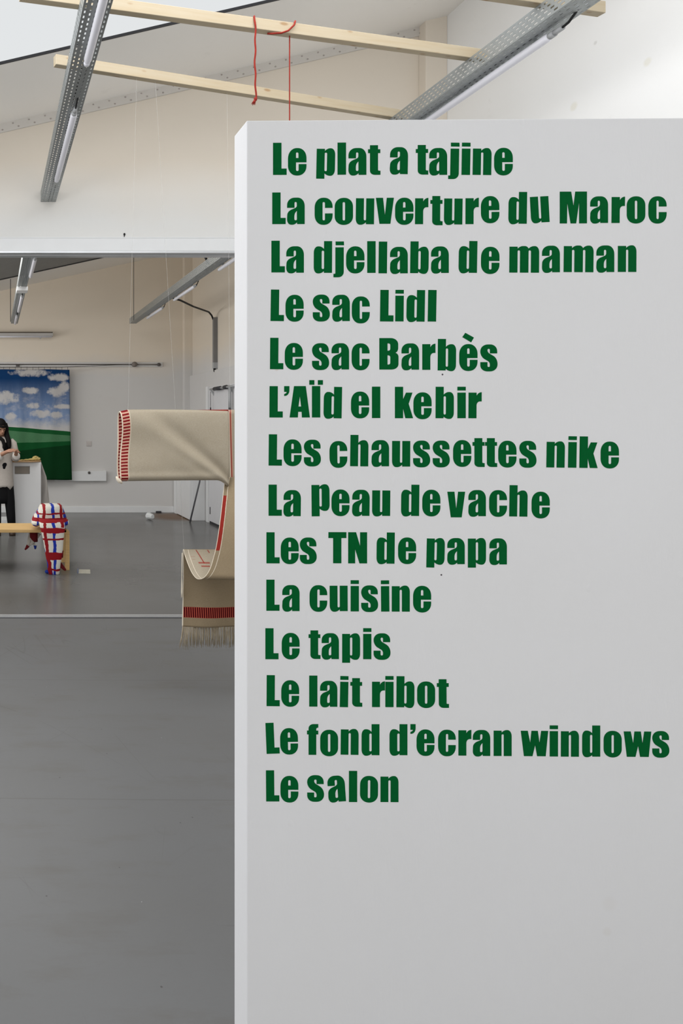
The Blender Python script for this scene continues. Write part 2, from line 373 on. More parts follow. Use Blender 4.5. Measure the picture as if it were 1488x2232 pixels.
GL = {
 'L': [[(0,0),(0,100),(26,100),(26,19.5),(42,19.5),(42,0)]],
 'e': E_, 'è': E_ + [[(19,119),(46,104),(37,89),(9.6,105.5)]],
 'p': P_(-11.5), 'P': P_(-19), 'd': D_,
 'b': [[(0,0),(0,100),(25,100),(25,75),(34,83.5,8,7),(57,83.5,13,20),(57,-2,20,13),(34,-2,7,8),(25,5.5),(24.5,0)],
       [(24.7,12,3.8),(24.7,70,3.8),(32.4,70,3.8),(32.4,12,3.8)]],
 'l': [[(0,0),(0,100),(26,100),(26,0)]],
 'i': [[(0,0),(0,81.5),(26,81.5),(26,0)],[(0,88),(0,100),(26,100),(26,88)]],
 'j': [[(0,81.5),(26,81.5),(26,-13,18,17),(-6,-13),(-6,-2),(0,-2,2.5)],[(1,88),(0.5,100),(26.5,100),(27,88)]],
 'a': [[(56,0),(56,83.5,27,22),(1,83.5,24,23),(1,51.5),(24,51.5),(24,70,4),(31.5,70,4),(31.5,53,5,7),(2,40.5,13,11),(0,-2,19,14),(25,-2,7,8),(32,5.5),(32.5,0)],
       [(23.5,12,4),(23.5,33,9,6),(31.8,42),(31.8,12,4)]],
 'c': [[(56,51.5),(56,83.5,28,26),(0,83.5,26,31),(0,-2,31,26),(56,-2,26,30),(56,34),(32.3,34),(32.3,12,4),(24.5,12,4),(24.5,70,4),(32.3,70,4),(32.3,51.5)]],
 'o': [[(0,-2,28,27),(0,83.5,28,27),(57,83.5,27,28),(57,-2,27,28)],[(24.5,12,4),(24.5,70,4),(32.5,70,4),(32.5,12,4)]],
 'u': [[(0,81.5),(24.7,81.5),(24.7,12,3.8),(32.2,12,3.8),(32.2,81.5),(57,81.5),(57,0),(32,0),(32,6),(23,-2,8,7),(0,-2,13,20)]],
 'n': [[(0,0),(0,81.5),(25,81.5),(25,75),(34,83.5,8,7),(57,83.5,13,20),(57,0),(32.2,0),(32.2,70,3.8),(24.7,70,3.8),(24.7,0)]],
 'h': [[(0,0),(0,100),(25,100),(25,75),(34,83.5,8,7),(57,83.5,13,20),(57,0),(32.2,0),(32.2,70,3.8),(24.7,70,3.8),(24.7,0)]],
 'm': [[(0,0),(0,81.5),(25,81.5),(25,75),(34,83.5,8,7),(56,83.5,8,9),(59,75.5),(68,83.5,8,7),(92,83.5,13,20),(92,0),(67,0),(67,70,3.8),(59,70,3.8),(59,0),(33,0),(33,70,3.8),(25,70,3.8),(25,0)]],
 'r': [[(0,0),(0,81.5),(25,81.5),(25,71),(31,81.5,8,7),(41,83),(41,53.5),(25,53.5,11,13),(25,0)]],
 's': [[(30,55),(52.5,55),(52.5,83.5,22,22),(0,83.5,24,22),(0,45,16,15),(30,27,7,7),(30,12,4),(22,12,4),(22,27.5),(0,27.5),(0,-2,20,22),(53.5,-2,24,22),(53.5,39.5,17,15),(22,58.5,7,7),(22,69.5,4),(30,69.5,4)]],
 't': [[(6,92),(30.5,92),(30.5,79.5),(37.5,79.5),(37.5,67.5),(30.5,67.5),(30.5,13,2.5),(38,12.5),(38,0),(6,0,15,13),(6,67.5),(0,67.5),(0,79.5),(6,79.5)]],
 'f': [[(5,0),(5,66),(0,66),(0,78.5),(5,78.5),(5,99.5,15,16),(36,99.5),(36,88),(29.5,88,5,5),(29.5,78.5),(36,78.5),(36,66),(29.5,66),(29.5,0)]],
 'v': [[(0,82),(22,82),(28,26),(34,82),(56,82),(45,0),(11,0)]],
 'w': [[(0,81.5),(22,81.5),(30,42),(34,81.5),(54,81.5),(59.5,42),(65,81.5),(87,81.5),(79,0),(52,0),(45.5,36),(37,0),(10,0)]],
 'M': [[(0,0),(0,100),(35,100),(42.5,54),(48,100),(84,100),(84,0),(60,0),(60,68),(50.5,0),(33.5,0),(23,66),(22,0)]],
 'B': [[(0,0),(0,100),(59,100,24,20),(59,56,13,8),(50,53.5,2),(60,49,8,9),(60,0,18,22)],
       [(25.5,60),(25.5,83),(34.5,83,6,6),(34.5,60,6,6)],[(25.5,16),(25.5,45),(34.5,45,6,6),(34.5,16,6,6)]],
 'T': [[(0,81),(0,100),(57,100),(57,81),(41,81),(41,0),(15,0),(15,81)]],
 'N': [[(0,0),(0,100),(25,100),(38,55),(38,100),(60,100),(60,0),(36,0),(22,46),(22,0)]],
 'A': [[(0,0),(14,100),(51,100),(64,0),(39,0),(38,18),(27,18),(26,0)],[(28,35),(32.3,68),(36.5,35)]],
 'Ï': [[(0,0),(0,100),(26,100),(26,0)],[(-8.5,104),(-8.5,119),(7.5,119),(7.5,104)],[(18.5,104),(18.5,119),(34.5,119),(34.5,104)]],
 'k': [[(0,0),(0,100),(25.5,100),(25.5,60),(35,81.5),(55,81.5),(43,46),(57,0),(33,0),(25.5,32),(25.5,0)]],
 '’': [[(0,100),(16.5,100),(16.5,70,17,13),(0,68.5),(0,74.5),(8,78,4),(8,81.5),(0,81.5)]],
}
TH = .55
def glyph(ch):
    cu = bpy.data.curves.new('glyph', 'CURVE'); cu.dimensions = '2D'; cu.fill_mode = 'BOTH'; cu.extrude = TH
    for c in GL[ch]:
        pts = rpoly(c); sp = cu.splines.new('POLY'); sp.points.add(len(pts)-1); sp.use_cyclic_u = True
        for q, p in zip(sp.points, pts): q.co = (p.x, p.y, 0, 1)
    o = bpy.data.objects.new('glyph', cu); COL.objects.link(o)
    dg = bpy.context.evaluated_depsgraph_get(); me = bpy.data.meshes.new_from_object(o.evaluated_get(dg))
    bpy.data.objects.remove(o)
    me.transform(Matrix(((.01,0,0,0),(0,0,-.01,-.01*TH*.6),(0,.01,0,0),(0,0,0,1))))
    me.materials.clear(); me.materials.append(M_green)
    return me
GM = {}
LINES = [
    (70.33, "L56.9,2092.0 e89.5,2091.8 p151.0,2091.5,1.2 l197.3,2091.7 a220.4,2091.2 t263.6,2091.1 a310.0,2092.9,1 t367.2,2091.0 a395.5,2090.3 j441.6,2090.2,1 i466.0,2090.1,1 n490.0,2090.0,1 e536.6,2089.8"),
    (69.32, "L55.2,1984.1 a86.9,1984.0 c147.6,1983.5 o191.2,1983.1 u236.7,1983.5,0.8 v280.7,1983.8 e322.3,1982.8 r365.4,1982.8,0.4 t398.5,1980.3,0.3 u428.0,1982.2,0.8 r474.6,1982.4,0.2 e508.4,1985.3,-0.6 d567.2,1983.2,0.8 u616.7,1984.4,-3 M678.2,1983.0 a743.0,1983.8 r789.4,1983.6,0.5 o822.3,1983.5 c868.7,1983.3"),
    (69.42, "L53.4,1878.2 a85.1,1877.4 d145.5,1877.1,0.3 j192.6,1876.1 e216.0,1876.8 l261.8,1876.5 l286.3,1875.6,0.6 a310.7,1875.3 b354.8,1875.8,0.8 a399.5,1875.9 d459.6,1876.5,1 e508.0,1874.9,0.6 m569.3,1876.3,0.5 a639.3,1876.7 m686.4,1877.1,0.6 a756.3,1876.8 n803.0,1877.0,0.3"),
    (69.02, "L51.4,1771.7,0.8 e84.1,1771.4 s143.5,1771.7 a185.2,1771.2 c228.4,1767.4 L289.5,1770.3,0.7 i322.5,1770.3,0.5 d346.6,1770.2,1 l392.9,1769.9,1"),
    (68.92, "L50.2,1666.0,0.5 e82.5,1665.9 s141.9,1665.3 a183.6,1665.2 c228.0,1664.8 B288.1,1664.9 a335.5,1664.6 r381.2,1664.2 b414.5,1662.9,0.5 è461.2,1662.9 s506.8,1662.0"),
    (68.82, "L49.0,1560.1,0.3 ’81.1,1560.1 A93.0,1560.1 Ï141.7,1560.1 d166.7,1558.8,1 e226.6,1559.4 l272.1,1558.8 k321.9,1558.4 e362.0,1557.6 b409.9,1558.4,0.3 i457.2,1558.4 r481.0,1558.4,0.4"),
    (68.62, "L47.2,1454.7,0.5 e79.8,1454.8 s124.2,1454.2 c180.2,1451.0,-0.6 h224.6,1453.5,0.7 a270.6,1453.3 u315.6,1452.9,0.3 s361.3,1452.4 s403.8,1452.4 e447.9,1453.5 t489.9,1451.9 t516.9,1451.9 e545.5,1452.1 s591.0,1451.8 n649.1,1451.2,1 i695.8,1450.7,1 k720.3,1450.3,0.8 e766.1,1450.3"),
    (68.32, "L47.2,1344.6 a78.8,1344.2,0.6 P141.1,1356.5,-0.6 e184.2,1345.4 a228.2,1345.1,0.7 u272.3,1345.0,0.5 d335.1,1345.1,0.6 e381.2,1345.2 v435.5,1341.9 a480.3,1344.6 c525.9,1344.5 h569.1,1344.2,0.8 e617.4,1341.2"),
    (68.22, "L42.5,1240.2 e73.8,1240.0 s115.3,1240.2 T177.5,1240.8 N220.4,1240.7 d281.9,1240.6,0.6 e328.8,1240.8 p390.0,1240.2,1.2 a434.7,1239.7 p479.9,1240.0 a525.7,1239.3"),
    (68.22, "L42.3,1136.3 a76.4,1135.8 c136.5,1135.8 u180.4,1136.0,-0.3 i225.8,1135.6 s248.7,1135.7 i292.1,1135.4,-0.6 n315.1,1135.5 e361.3,1135.1"),
    (67.92, "L40.2,1030.0 e75.9,1031.2 t134.3,1031.1 a162.1,1031.0 p207.4,1030.9 i253.0,1031.1 s275.7,1031.2"),
    (67.92, "L42.8,927.2,0.3 e74.9,927.4 l135.7,926.7 a158.7,926.6 i202.2,926.1,1 t225.1,927.0 r272.3,926.5 i301.1,926.5 b325.1,926.4,0.3 o370.1,926.3 t413.0,925.5,-0.3"),
    (67.72, "L43.0,822.4,-2.3 e73.1,822.2,-1.2 f130.9,821.0 o159.7,819.5 n204.0,821.9,0.5 d249.6,821.2 d310.2,821.6 ’355.4,821.9 e368.8,821.6 c415.5,821.3 r459.4,821.6 a490.0,821.2 n535.6,821.3 w594.1,821.4 i656.5,821.0 n680.5,820.9,0.2 d726.4,821.3 o772.6,821.1 w815.7,821.4 s877.1,821.3"),
    (68.12, "L42.0,718.1,-0.5 e73.1,717.5 s131.3,719.6 a177.6,717.5,-4 l222.1,718.3 o246.0,718.9,0.5 n290.6,718.8"),
]
LAB = ['reading Le plat a tajine', 'reading La couverture du Maroc', 'reading La djellaba de maman', 'the fourth from the top, three words', 'fifth from the top with an accented last word',
       'reading L’Aïd el kebir', 'seventh from the top beginning Les chaussettes', 'reading La peau de vache', 'beginning Les and ending de papa', 'reading La cuisine',
       'reading Le tapis', 'reading Le lait ribot', 'widest, second from the bottom', 'reading Le salon at the bottom']
for (cap, row), lab in zip(LINES, LAB):
    items = [(w[0], [float(q) for q in w[1:].split(',')]) for w in row.split()]
    x0, z0 = items[0][1][0]*.001, items[0][1][1]*.001
    ln = bpy.data.objects.new('lettering_line', None); COL.objects.link(ln); ln.parent = pan; ln.location = (x0, 0, z0); ln.empty_display_size = .05
    ln['label'] = 'line of green letters, ' + lab
    for ch, q in items:
        if ch not in GM: GM[ch] = glyph(ch)
        o = bpy.data.objects.new('letter', GM[ch]); COL.objects.link(o); o.parent = ln
        o.location = (q[0]*.001-x0, 0, q[1]*.001-z0); o.scale = (cap*.001,)*3
        o.rotation_euler = (0, math.radians(q[2]) if len(q) > 2 else 0, 0)

# ------------------------------------------------------------------ perforated cable trays
def slots(b, o, u, v, width, length, rows, sw, pitch, sl):
    """perforated sheet: o corner, u across, v along"""
    o, u, v = Vector(o), Vector(u), Vector(v)
    def q(a0, a1, l0, l1):
        b.quad(*[tuple(o+u*a+v*l) for a, l in ((a0,l0),(a1,l0),(a1,l1),(a0,l1))])
    edges = [0.0]
    for r in rows: edges += [r-sw/2, r+sw/2]
    edges.append(width)
    for k in range(0, len(edges), 2): q(edges[k], edges[k+1], 0, length)
    n = int(length/pitch)
    for ri, r in enumerate(rows):
        off = pitch/2 if ri % 2 else 0
        q(r-sw/2, r+sw/2, 0, off + (pitch-sl))
        for k in range(1, n):
            l0 = off + k*pitch; q(r-sw/2, r+sw/2, l0, min(length, l0+pitch-sl))
        q(r-sw/2, r+sw/2, min(off+n*pitch, length-.001), length)
def tray(label, x0, y0, y1, zb, w=.118, h=.085, pitch=.036, wires=(), ztop=None, tilt=0, box=None):
    t = thing('cable_tray', label, 'cable tray', (x0, y1, zb), tilt, 'perforated cable trays')
    L = y1-y0; rows = [w*f for f in (.10,.30,.50,.70,.90)]; b = MB()
    slots(b, (0,0,0), (1,0,0), (0,-1,0), w, L, rows, .0068, pitch, .0175)
    o = b.obj('tray_floor', M_galv, t, solid=.0015)
    for s, x in ((0, 0), (1, w)):
        b = MB(); slots(b, (x,0,0), (0,0,1), (0,-1,0), h, L, [h*f for f in (.16,.38,.6,.82)], .0075, pitch, .020)
        b.obj('side_flange', M_galv, t, solid=.0015)
    for i, (dx, y, r) in enumerate(wires):
        x = x0+dx; b = MB(); b.tube([(dx, y-y1, 0), (dx, y-y1, ztop(x)-zb)], r, 6)
        b.obj('hanger_wire', M_dark, t)
    for cx_, r_, m_ in ((.060, .006, M_black), (.076, .007, M_cap), (.094, .005, M_cap)):
        b = MB(); b.tube([(cx_+.006*math.sin(k*1.3+cx_*90), -L*k/24, r_+.001) for k in range(25)], r_, 6); b.obj('laid_cable', m_, t, True)
    if box:
        b = MB(); b.box(-.012, w+.012, box-y1-.09, box-y1+.09, -.05, -.001); b.obj('junction_box', M_white, t, bevel=.004)
    return t
def tube_light(label, x, y0, y1, z, r=.019, near_cap=True, cable=True):
    t = thing('tube_light', label, 'tube light', (x, y0, z), 0, 'tube lights under the cable trays')
    L = y1-y0
    b = MB(); b.tube([(0,.012,0),(0,.03,0),(0,L-.03,0),(0,L-.012,0)], [r*.8, r, r, r*.75], 16); b.obj('tube', M_tube, t, True)
    for y in (.0, L):
        s = 1 if y == 0 else -1
        b = MB(); b.tube([(0,y-s*.012,0),(0,y+s*.013,0)], r*.82, 14); b.obj('end_cap', M_cap if y == 0 else M_tube, t, True)
    b = MB(); b.tube([(0,-.012,0),(0,-.055,0)], r*.62, 12); b.obj('plug', M_cap, t, True)
    for y in (.10, L-.12):
        b = MB(); b.box(-.012, .012, y-.008, y+.008, r*.7, r+.014); b.obj('clip', M_galv, t)
    if cable:
        b = MB(); b.tube([(0,-.05,0),(0,-.085,.004),(.004,-.12,.03),(.006,-.14,.075)], .0055, 8); b.obj('lead', M_black, t, True)
    return t
ZT = 3.296
tray('perforated steel cable tray over the opening, ending at the gable wall', .378, 1.2, D1, ZT)
tray('perforated steel cable tray rising behind the top of the lettered panel', 2.395, 1.2, D1, ZT)
tube_light('milky tube light under the tray end by the gable wall', .452, 3.80, 4.86, ZT-.026)
tube_light('milky tube light on the tray passing below the roof light', .449, 2.02, 3.27, ZT-.026, cable=False)
tube_light('milky tube light on the tray above the lettered panel', 2.478, 3.03, 4.3, ZT-.028)
tray('grey cable tray of the rear bay carrying a pale junction box', .290, 5.75, 11.1, 3.15, .108, .085, .04, [(-.012, 10.9, .006), (.05, 6.7, .003)], zb, 0, 8.14)
tray('grey cable tray near the rear bay side wall', 2.215, 5.75, 11.1, 3.15, .108, .085, .04, [(-.004, 10.75, .0045), (.06, 7.3, .004)], zb, 0)
tube_light('slim tube light at the end of the rear tray with the junction box', .352, 10.1, 10.95, 3.124)
tube_light('slim tube light next to the pale junction box', .362, 8.55, 9.75, 3.124)
tube_light('slim tube light seen just under the lintel beside a roof light', .405, 6.6, 7.4, 3.124, cable=False)
tube_light('slim tube light at the far end of the tray near the rear side wall', 2.33, 9.40, 10.33, 3.122)
tube_light('slim tube light in the middle of the tray near the rear side wall', 2.33, 7.9, 8.79, 3.122)
tube_light('bright slim tube light nearest the lintel on the rear side tray', 2.33, 6.0, 7.04, 3.122, cable=False)
b = MB(); b.tube([(2.23,7.35,3.95),(2.23,7.35,3.6),(2.24,7.33,3.42),(2.27,7.3,3.3),(2.30,7.3,3.235)], .013, 8)
tag(b.obj('power_cable', M_black, None, True), 'thick black cable curving down onto the rear tray from the roof', 'cable')
b = MB(); b.tube([(2.335,8.85,3.15),(2.45,8.95,3.145),(2.75,9.4,3.14),(3.05,9.9,3.17),(3.2,10.15,3.185),(3.29,10.3,3.16),(3.33,10.34,3.10)], .013, 8)
tag(b.obj('power_cable', M_black, None, True), 'black cable sagging from the rear tray across to the wall duct', 'cable')
t = thing('wall_duct', 'grey upright cable duct on the rear side wall', 'cable duct', (3.35, 10.32, 2.45))
b = MB(); b.box(-.03, .03, -.03, .03, 0, .68); b.obj('duct', plain('grey_duct_plastic', (.22,.215,.21,1), .5, .3), t, bevel=.003)
b = MB(); b.box(-.032, .03, -.032, .032, -.09, 0); b.obj('joint_cover', M_cap, t, bevel=.003)
b = MB(); b.tube([(-.01,0,-.09),(-.005,0,-.13),(.02,-.02,-.17)], .02, 8); b.obj('cable_stub', M_black, t, True)

# ------------------------------------------------------------------ pine battens laid across the trays
ZBT = ZT+.086
def batten(label, xa, ya, xb, yb, h=.053, d=.036):
    a = Vector((xa, ya, ZBT)); v = Vector((xb-xa, yb-ya, 0))
    b = MB(); b.box(0, v.length, 0, d, 0, h)
    o = b.obj('batten', M_pine, None, bevel=.0025); o.location = a; o.rotation_euler = (0, 0, math.atan2(v.y, v.x))
    return tag(o, label, 'wooden batten', 'pine battens across the trays')
batten('pine batten whose left end shows beside the tray, lowest of three', .3216, 3.498, 2.51, 4.137)
batten('pine batten with red yarn hanging from it', .12, 2.946, 2.50, 3.457)
batten('pine batten at the top edge whose end sticks out past the tray', .5, 2.61, 2.741, 3.059)
# red yarns
def yb_(x): return 3.037 + .2142*(x-.546)
def yarn(label, path, r=.0028, twist=0):
    b = MB(); P = []
    for k in range(len(path)-1):
        A, B = Vector(path[k]), Vector(path[k+1]); n = max(1, int((B-A).length/.012))
        for j in range(n): P.append(A.lerp(B, j/n))
    P.append(Vector(path[-1]))
    if twist: P = [p + Vector((math.sin(p.z*60)*twist + math.sin(p.z*23)*twist*.7, 0, 0)) for p in P]
    b.tube(P, r, 7); return b
x = 1.216; b = yarn('', [(x+.002, yb_(x)+.03, ZBT+.055),(x, yb_(x)-.002, ZBT+.055),(x, yb_(x)-.005, ZBT+.02),(x+.002, yb_(x)-.006, 3.047)], .0042, .002)
o = tag(b.obj('yarn', M_red, None, True), 'red twisted yarn ending in a frayed knot in front of the batten', 'yarn', 'red yarns on the batten')
b = MB(); P = Vector((x+.002, yb_(x)-.006, 3.05))
b.ell(P, (.008,.008,.010), 10, 6)
for k in range(9): b.tube([P, P+Vector((random.uniform(-.017,.004), random.uniform(-.008,.008), -random.uniform(.018,.028)))], [.004,.002], 5)
k_ = b.obj('frayed_knot', M_red, o, True)
x = 1.41; b = yarn('', [(1.425, yb_(1.425)+.02, ZBT+.056),(1.424, yb_(1.424)-.002, ZBT+.058),(1.415, yb_(1.41)-.008, ZBT+.035),(1.385, yb_(1.385)-.009, ZBT+.005),(1.35, yb_(1.35)-.004, ZBT-.008),(1.31, yb_(1.31)+.005, ZBT-.010),(1.29, yb_(1.29)+.02, ZBT-.004)], .0042)
tag(b.obj('yarn', M_red, None, True), 'short red yarn looped under the batten in a curve', 'yarn', 'red yarns on the batten')
x = 1.405; b = yarn('', [(x, yb_(x)+.02, ZBT-.001),(x, yb_(x)+.02, 1.95)], .0028)
o = tag(b.obj('yarn', M_red, None, True), 'straight taut red yarn dropping behind the lettered panel', 'yarn', 'red yarns on the batten')

# ------------------------------------------------------------------ woven blanket hung on clear lines
LIN = [(.44,.385,.30,1), (.35,.295,.215,1)]
def clothbase(t, v, a=LIN[0], c=LIN[1]):
    n = t.noise(v, 170, 3, .7, (1, 1, 2.2)); n2 = t.noise(v, 170, 3, .7, (2.2, 1, 1)); n3 = t.noise(v, 14, 3)
    k = t.ramp(t.m('ADD', t.m('MULTIPLY', t.m('ADD', n, n2), .42), t.m('MULTIPLY', n3, .16)), .34, .66)
    t.bump(t.m('ADD', n, n2), .25, .0012)
    return t.mix(k, a, c)
CREAM = (.70,.62,.50,1); PINK = (.58,.33,.24,1); RED = (.20,.006,.010,1); RED2 = (.30,.030,.022,1)
def mat_fold():
    t = NT('linen_with_barred_border'); v = t.coord(); U, V, _ = t.xyz(t.coord('UV'))
    c = clothbase(t, v)
    Vn = t.m('ADD', V, t.m('MULTIPLY_ADD', t.noise(v, 40, 2), .003, -.0015))
    band = t.between(U, .004, .045); c = t.mix(band, c, PINK)
    bar = t.m('LESS_THAN', t.m('FRACT', t.m('DIVIDE', Vn, .01715)), .52)
    c = t.mix(t.m('MULTIPLY', t.between(U, .007, .043), bar), c, RED)
    c = t.mix(t.m('LESS_THAN', U, .0045), c, CREAM)
    c = t.mix(t.m('MULTIPLY', t.between(U, .045, .049), .5), c, CREAM)
    return t.done(c, .92, .1)
TAN_SHADE = ((.335,.262,.170,1), (.265,.200,.122,1))  # darker tan: shade on the flap and down-facing cloth put into the colour
def mat_flap():
    t = NT('linen_with_barred_hem'); v = t.coord(); U, V, _ = t.xyz(t.coord('UV'))
    c = clothbase(t, v, *TAN_SHADE)
    c = t.mix(t.between(V, .052, .112), c, (.44,.085,.055,1))
    bar = t.m('LESS_THAN', t.m('FRACT', t.m('DIVIDE', t.m('ADD', U, t.m('MULTIPLY', V, .05)), .0118)), .55)
    c = t.mix(t.m('MULTIPLY', t.between(V, .053, .111), bar), c, (.060,.001,.004,1))
    c = t.mix(t.m('LESS_THAN', U, .004), c, CREAM)
    return t.done(c, .92, .1)
def mat_sag(shaded=False):
    t = NT('linen_shaded_with_red_weft' if shaded else 'linen_with_red_weft'); v = t.coord(); U, V, _ = t.xyz(t.coord('UV'))
    c = clothbase(t, v, *(TAN_SHADE if shaded else LIN))
    rag = t.m('MULTIPLY_ADD', t.noise(v, 120, 2), .006, -.003)
    red = t.m('MULTIPLY', t.m('LESS_THAN', t.m('ADD', U, rag), .0225), t.between(t.m('ADD', V, rag), .665, .900))
    c = t.mix(red, c, RED2)
    for a, b_, c0, d0 in ((.060,.122,.150,.163),(.068,.115,.178,.188),(.030,.055,.10,.108),(.032,.05,.125,.132)):
        c = t.mix(t.m('MULTIPLY', t.mul(t.between(U, a, b_), t.between(V, c0, d0)), .8 if a > .05 else .25), c, RED2)
    dl = t.m('LESS_THAN', t.m('ABSOLUTE', t.m('SUBTRACT', U, t.m('MULTIPLY_ADD', V, .16, .066))), .0035)
    c = t.mix(t.m('MULTIPLY', t.m('MULTIPLY', dl, t.between(V, .01, .16)), .85), c, RED2)
    dl = t.m('LESS_THAN', t.m('ABSOLUTE', t.m('SUBTRACT', U, t.m('MULTIPLY_ADD', V, .16, .130))), .0035)
    c = t.mix(t.m('MULTIPLY', t.m('MULTIPLY', dl, t.between(V, .01, .06)), .8), c, RED2)
    c = t.mix(t.m('LESS_THAN', U, .0022), c, CREAM)
    c = t.mix(t.between(U, .0235, .0265), c, CREAM)
    return t.done(c, .92, .1)
def mat_side():
    t = NT('linen_edge_with_red_line'); v = t.coord(); U, V, _ = t.xyz(t.coord('UV'))
    c = clothbase(t, v)
    c = t.mix(t.between(U, .003, .018), c, PINK); c = t.mix(t.between(U, .007, .0125), c, RED2)
    c = t.mix(t.between(U, -.001, .003), c, CREAM)
    return t.done(c, .92, .1)
BK = thing('woven_blanket', 'long beige woven blanket with red barred borders hung beside the lettered panel', 'blanket', (1.0, 3.7, 1.6))
def par(o, p=None):
    o.parent = p or BK; o.matrix_parent_inverse = Matrix.Translation(-(p or BK).location); return o
kx = 402.7
def PX(px, py, y=3.7): return (px+15)*y/1490, 1.55-(py-920)*y/1490
HT, HB = 1.6165, 1.2365; PER = 2*(HT-HB)+.1
def foldfn(u, v):
    # u around the loop, v along the length
    xr = PX(499.5, 0, 3.68)[0]
    g = (u*2) % 2
    front = g < 1
    q = g if front else 2-g                       # 0 top .. 1 bottom
    z = HT - (HT-HB)*(.5-.5*math.cos(math.pi*q)*1.0) if False else HT - (HT-HB)*q
    rnd = math.sin(math.pi*min(1, max(0, q)))**.35
    gap = .5 + .5*math.cos(2*math.pi*q)           # layers pinch together in the middle
    half = (.010 + .026*gap*(1-v)**1.2 + .012)*rnd
    xl = PX(263.5, 0, 3.67)[0] if front else PX(254.5, 0, 3.74)[0]
    e = .5 - .5*math.cos(2*math.pi*u)             # 0 at the top fold, 1 at the bottom fold
    mid = PX(259, 0)[0]
    xl = mid + (xl-mid)*rnd + .006*math.sin(2*math.pi*q) * (1 if front else .3)
    x = xl + (xr-xl)*v
    y = 3.70 - half if front else 3.70 + half
    if front:
        # diagonal drag folds running down to the pinched corner
        a = Vector(PX(285, 900, 3.68)); c = Vector(PX(505, 1052, 3.68)); d = (c-a).normalized(); nrm = Vector((-d.y, d.x))
        w = Vector((x, z)) - a; s = w.dot(nrm); l = min(1, max(0, w.dot(d)/(c-a).length))
        amp = .004 + .020*l
        sg = .020 + .03*(1-l)
        y += -amp*math.exp(-(s/sg)**2) + amp*1.0*math.exp(-((s-.055*(1.25-l))/(sg*1.1))**2) - .5*amp*math.exp(-((s+.06)/(sg*1.4))**2)
        y += .003*math.sin(x*14+z*9) - .010*math.exp(-((z-HB-.02)/.02)**2)*(1-.3*v)
    # right hand lower corner is drawn down to a point
    r = max(0, (v-.90)/.10)
    z -= .036*r**1.7*max(0, q-.5)/.5
    z += (-.010*max(0, .08-v)/.08 + .004*math.sin(math.pi*v) - .007*v)*(1-q)
    sag = -.006*(1-v)**2*q
    return (x, y, z+sag), ((x-xl), (HT-HB)*q if front else (HT-HB)*q+.004)
par(surf('folded_body', foldfn, 96, 70, mat_fold(), None, .0022))
# rolled hem corner at the lower left end
b = MB(); b.tube([(.661,3.672,1.258),(.668,3.668,1.243),(.680,3.668,1.231),(.692,3.672,1.222)], [.004,.009,.010,.005], 10)
par(tag_part := b.obj('hem_corner', plain('cream_wool', CREAM, .9, .1), None, True))
# red line of the rear layer above the top fold, and the return layer at the right
def topfn(u, v):
    a, _ = PX(362, 0, 3.735); c, _ = PX(498, 0, 3.735); x = a+(c-a)*u
    return (x, 3.735, HT-.004 - .004*u + (.002+.008*u)*(1-v) - .012*v), (0, 0)
par(surf('red_edge', topfn, 20, 3, M_red, None, .002))
def sidefn(u, v):
    y = 893+235*u
    x0 = 498.6 + 6*min(u, .64) + 8*max(0, u-.64)/.36; x = x0 - 8 + v*38
    X, Z = PX(x, y, 3.742); return (X, 3.742+.03*v, Z), ((v*38-8)/kx, u)
par(surf('return_layer', sidefn, 24, 8, mat_side(), None, .002))
# sagging middle: from the lower fold it dips towards the viewer and climbs to the pinched corner
EDGE = [(400,1198,3.80),(402,1208,3.78),(408,1226,3.72),(417,1247,3.65),(427,1260,3.60),(437,1262,3.57),(447,1256,3.555),(457,1240,3.56),(465,1215,3.57),(471,1190,3.58),(477,1152,3.60),(482,1112,3.635),(487,1068,3.69),(491,1040,3.725)]
def edge(s):
    q = s*(len(EDGE)-1); i = min(int(q), len(EDGE)-2); f = q-i
    P = [EDGE[max(0, min(len(EDGE)-1, i+k))] for k in (-1, 0, 1, 2)]
    r = []
    for k in range(3):
        a, b_, c, d = (p[k] for p in P)
        r.append(.5*((2*b_)+(-a+c)*f+(2*a-5*b_+4*c-d)*f*f+(-a+3*b_-3*c+d)*f**3))
    return r
def sagfn(u, v):
    px, py, y = edge(u); X, Z = PX(px, py, y)
    wmax = .36 if u < .55 else .36 + (.075-.36)*((u-.55)/.45)**.8
    w = wmax*v; k = max(0, (u-.62)/.38)
    return (X+w, y + .008*math.sin(v*9)*k + w*.08*k, Z - .012*v*(1-abs(2*u-1)) + .0*v), (w, u)
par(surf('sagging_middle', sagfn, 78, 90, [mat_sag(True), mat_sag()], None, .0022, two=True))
# front flap below the lower fold
def flapfn(u, v):
    X0, Z0 = PX(398.5, 1197, 3.805); _, Z1 = PX(0, 1367, 3.805)
    x = X0 + .36*v + .002*math.sin(u*5); z = Z0+(Z1-Z0)*u
    y = 3.808 + .010*math.sin(v*7+u*2)*u - .006*math.sin(u*3)
    if u < .02: y = 3.800
    return (x, y, z), (x-X0, z-Z1)
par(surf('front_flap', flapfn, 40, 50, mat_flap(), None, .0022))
b = MB()
b.tube([(PX(397,0,3.8)[0], 3.80, PX(0,1205,3.8)[1]), (PX(396,0,3.8)[0], 3.797, PX(0,1260,3.8)[1]), (PX(396.5,0,3.8)[0], 3.797, PX(0,1290,3.8)[1]), (PX(396,0,3.8)[0], 3.797, PX(0,1302,3.8)[1])], [.0025,.0025,.006,.004], 8)
par(b.obj('loose_thread', plain('cream_thread', CREAM, .9, .1), None, True))
b = MB(); X0, Z1 = PX(398.5, 1369, 3.805)
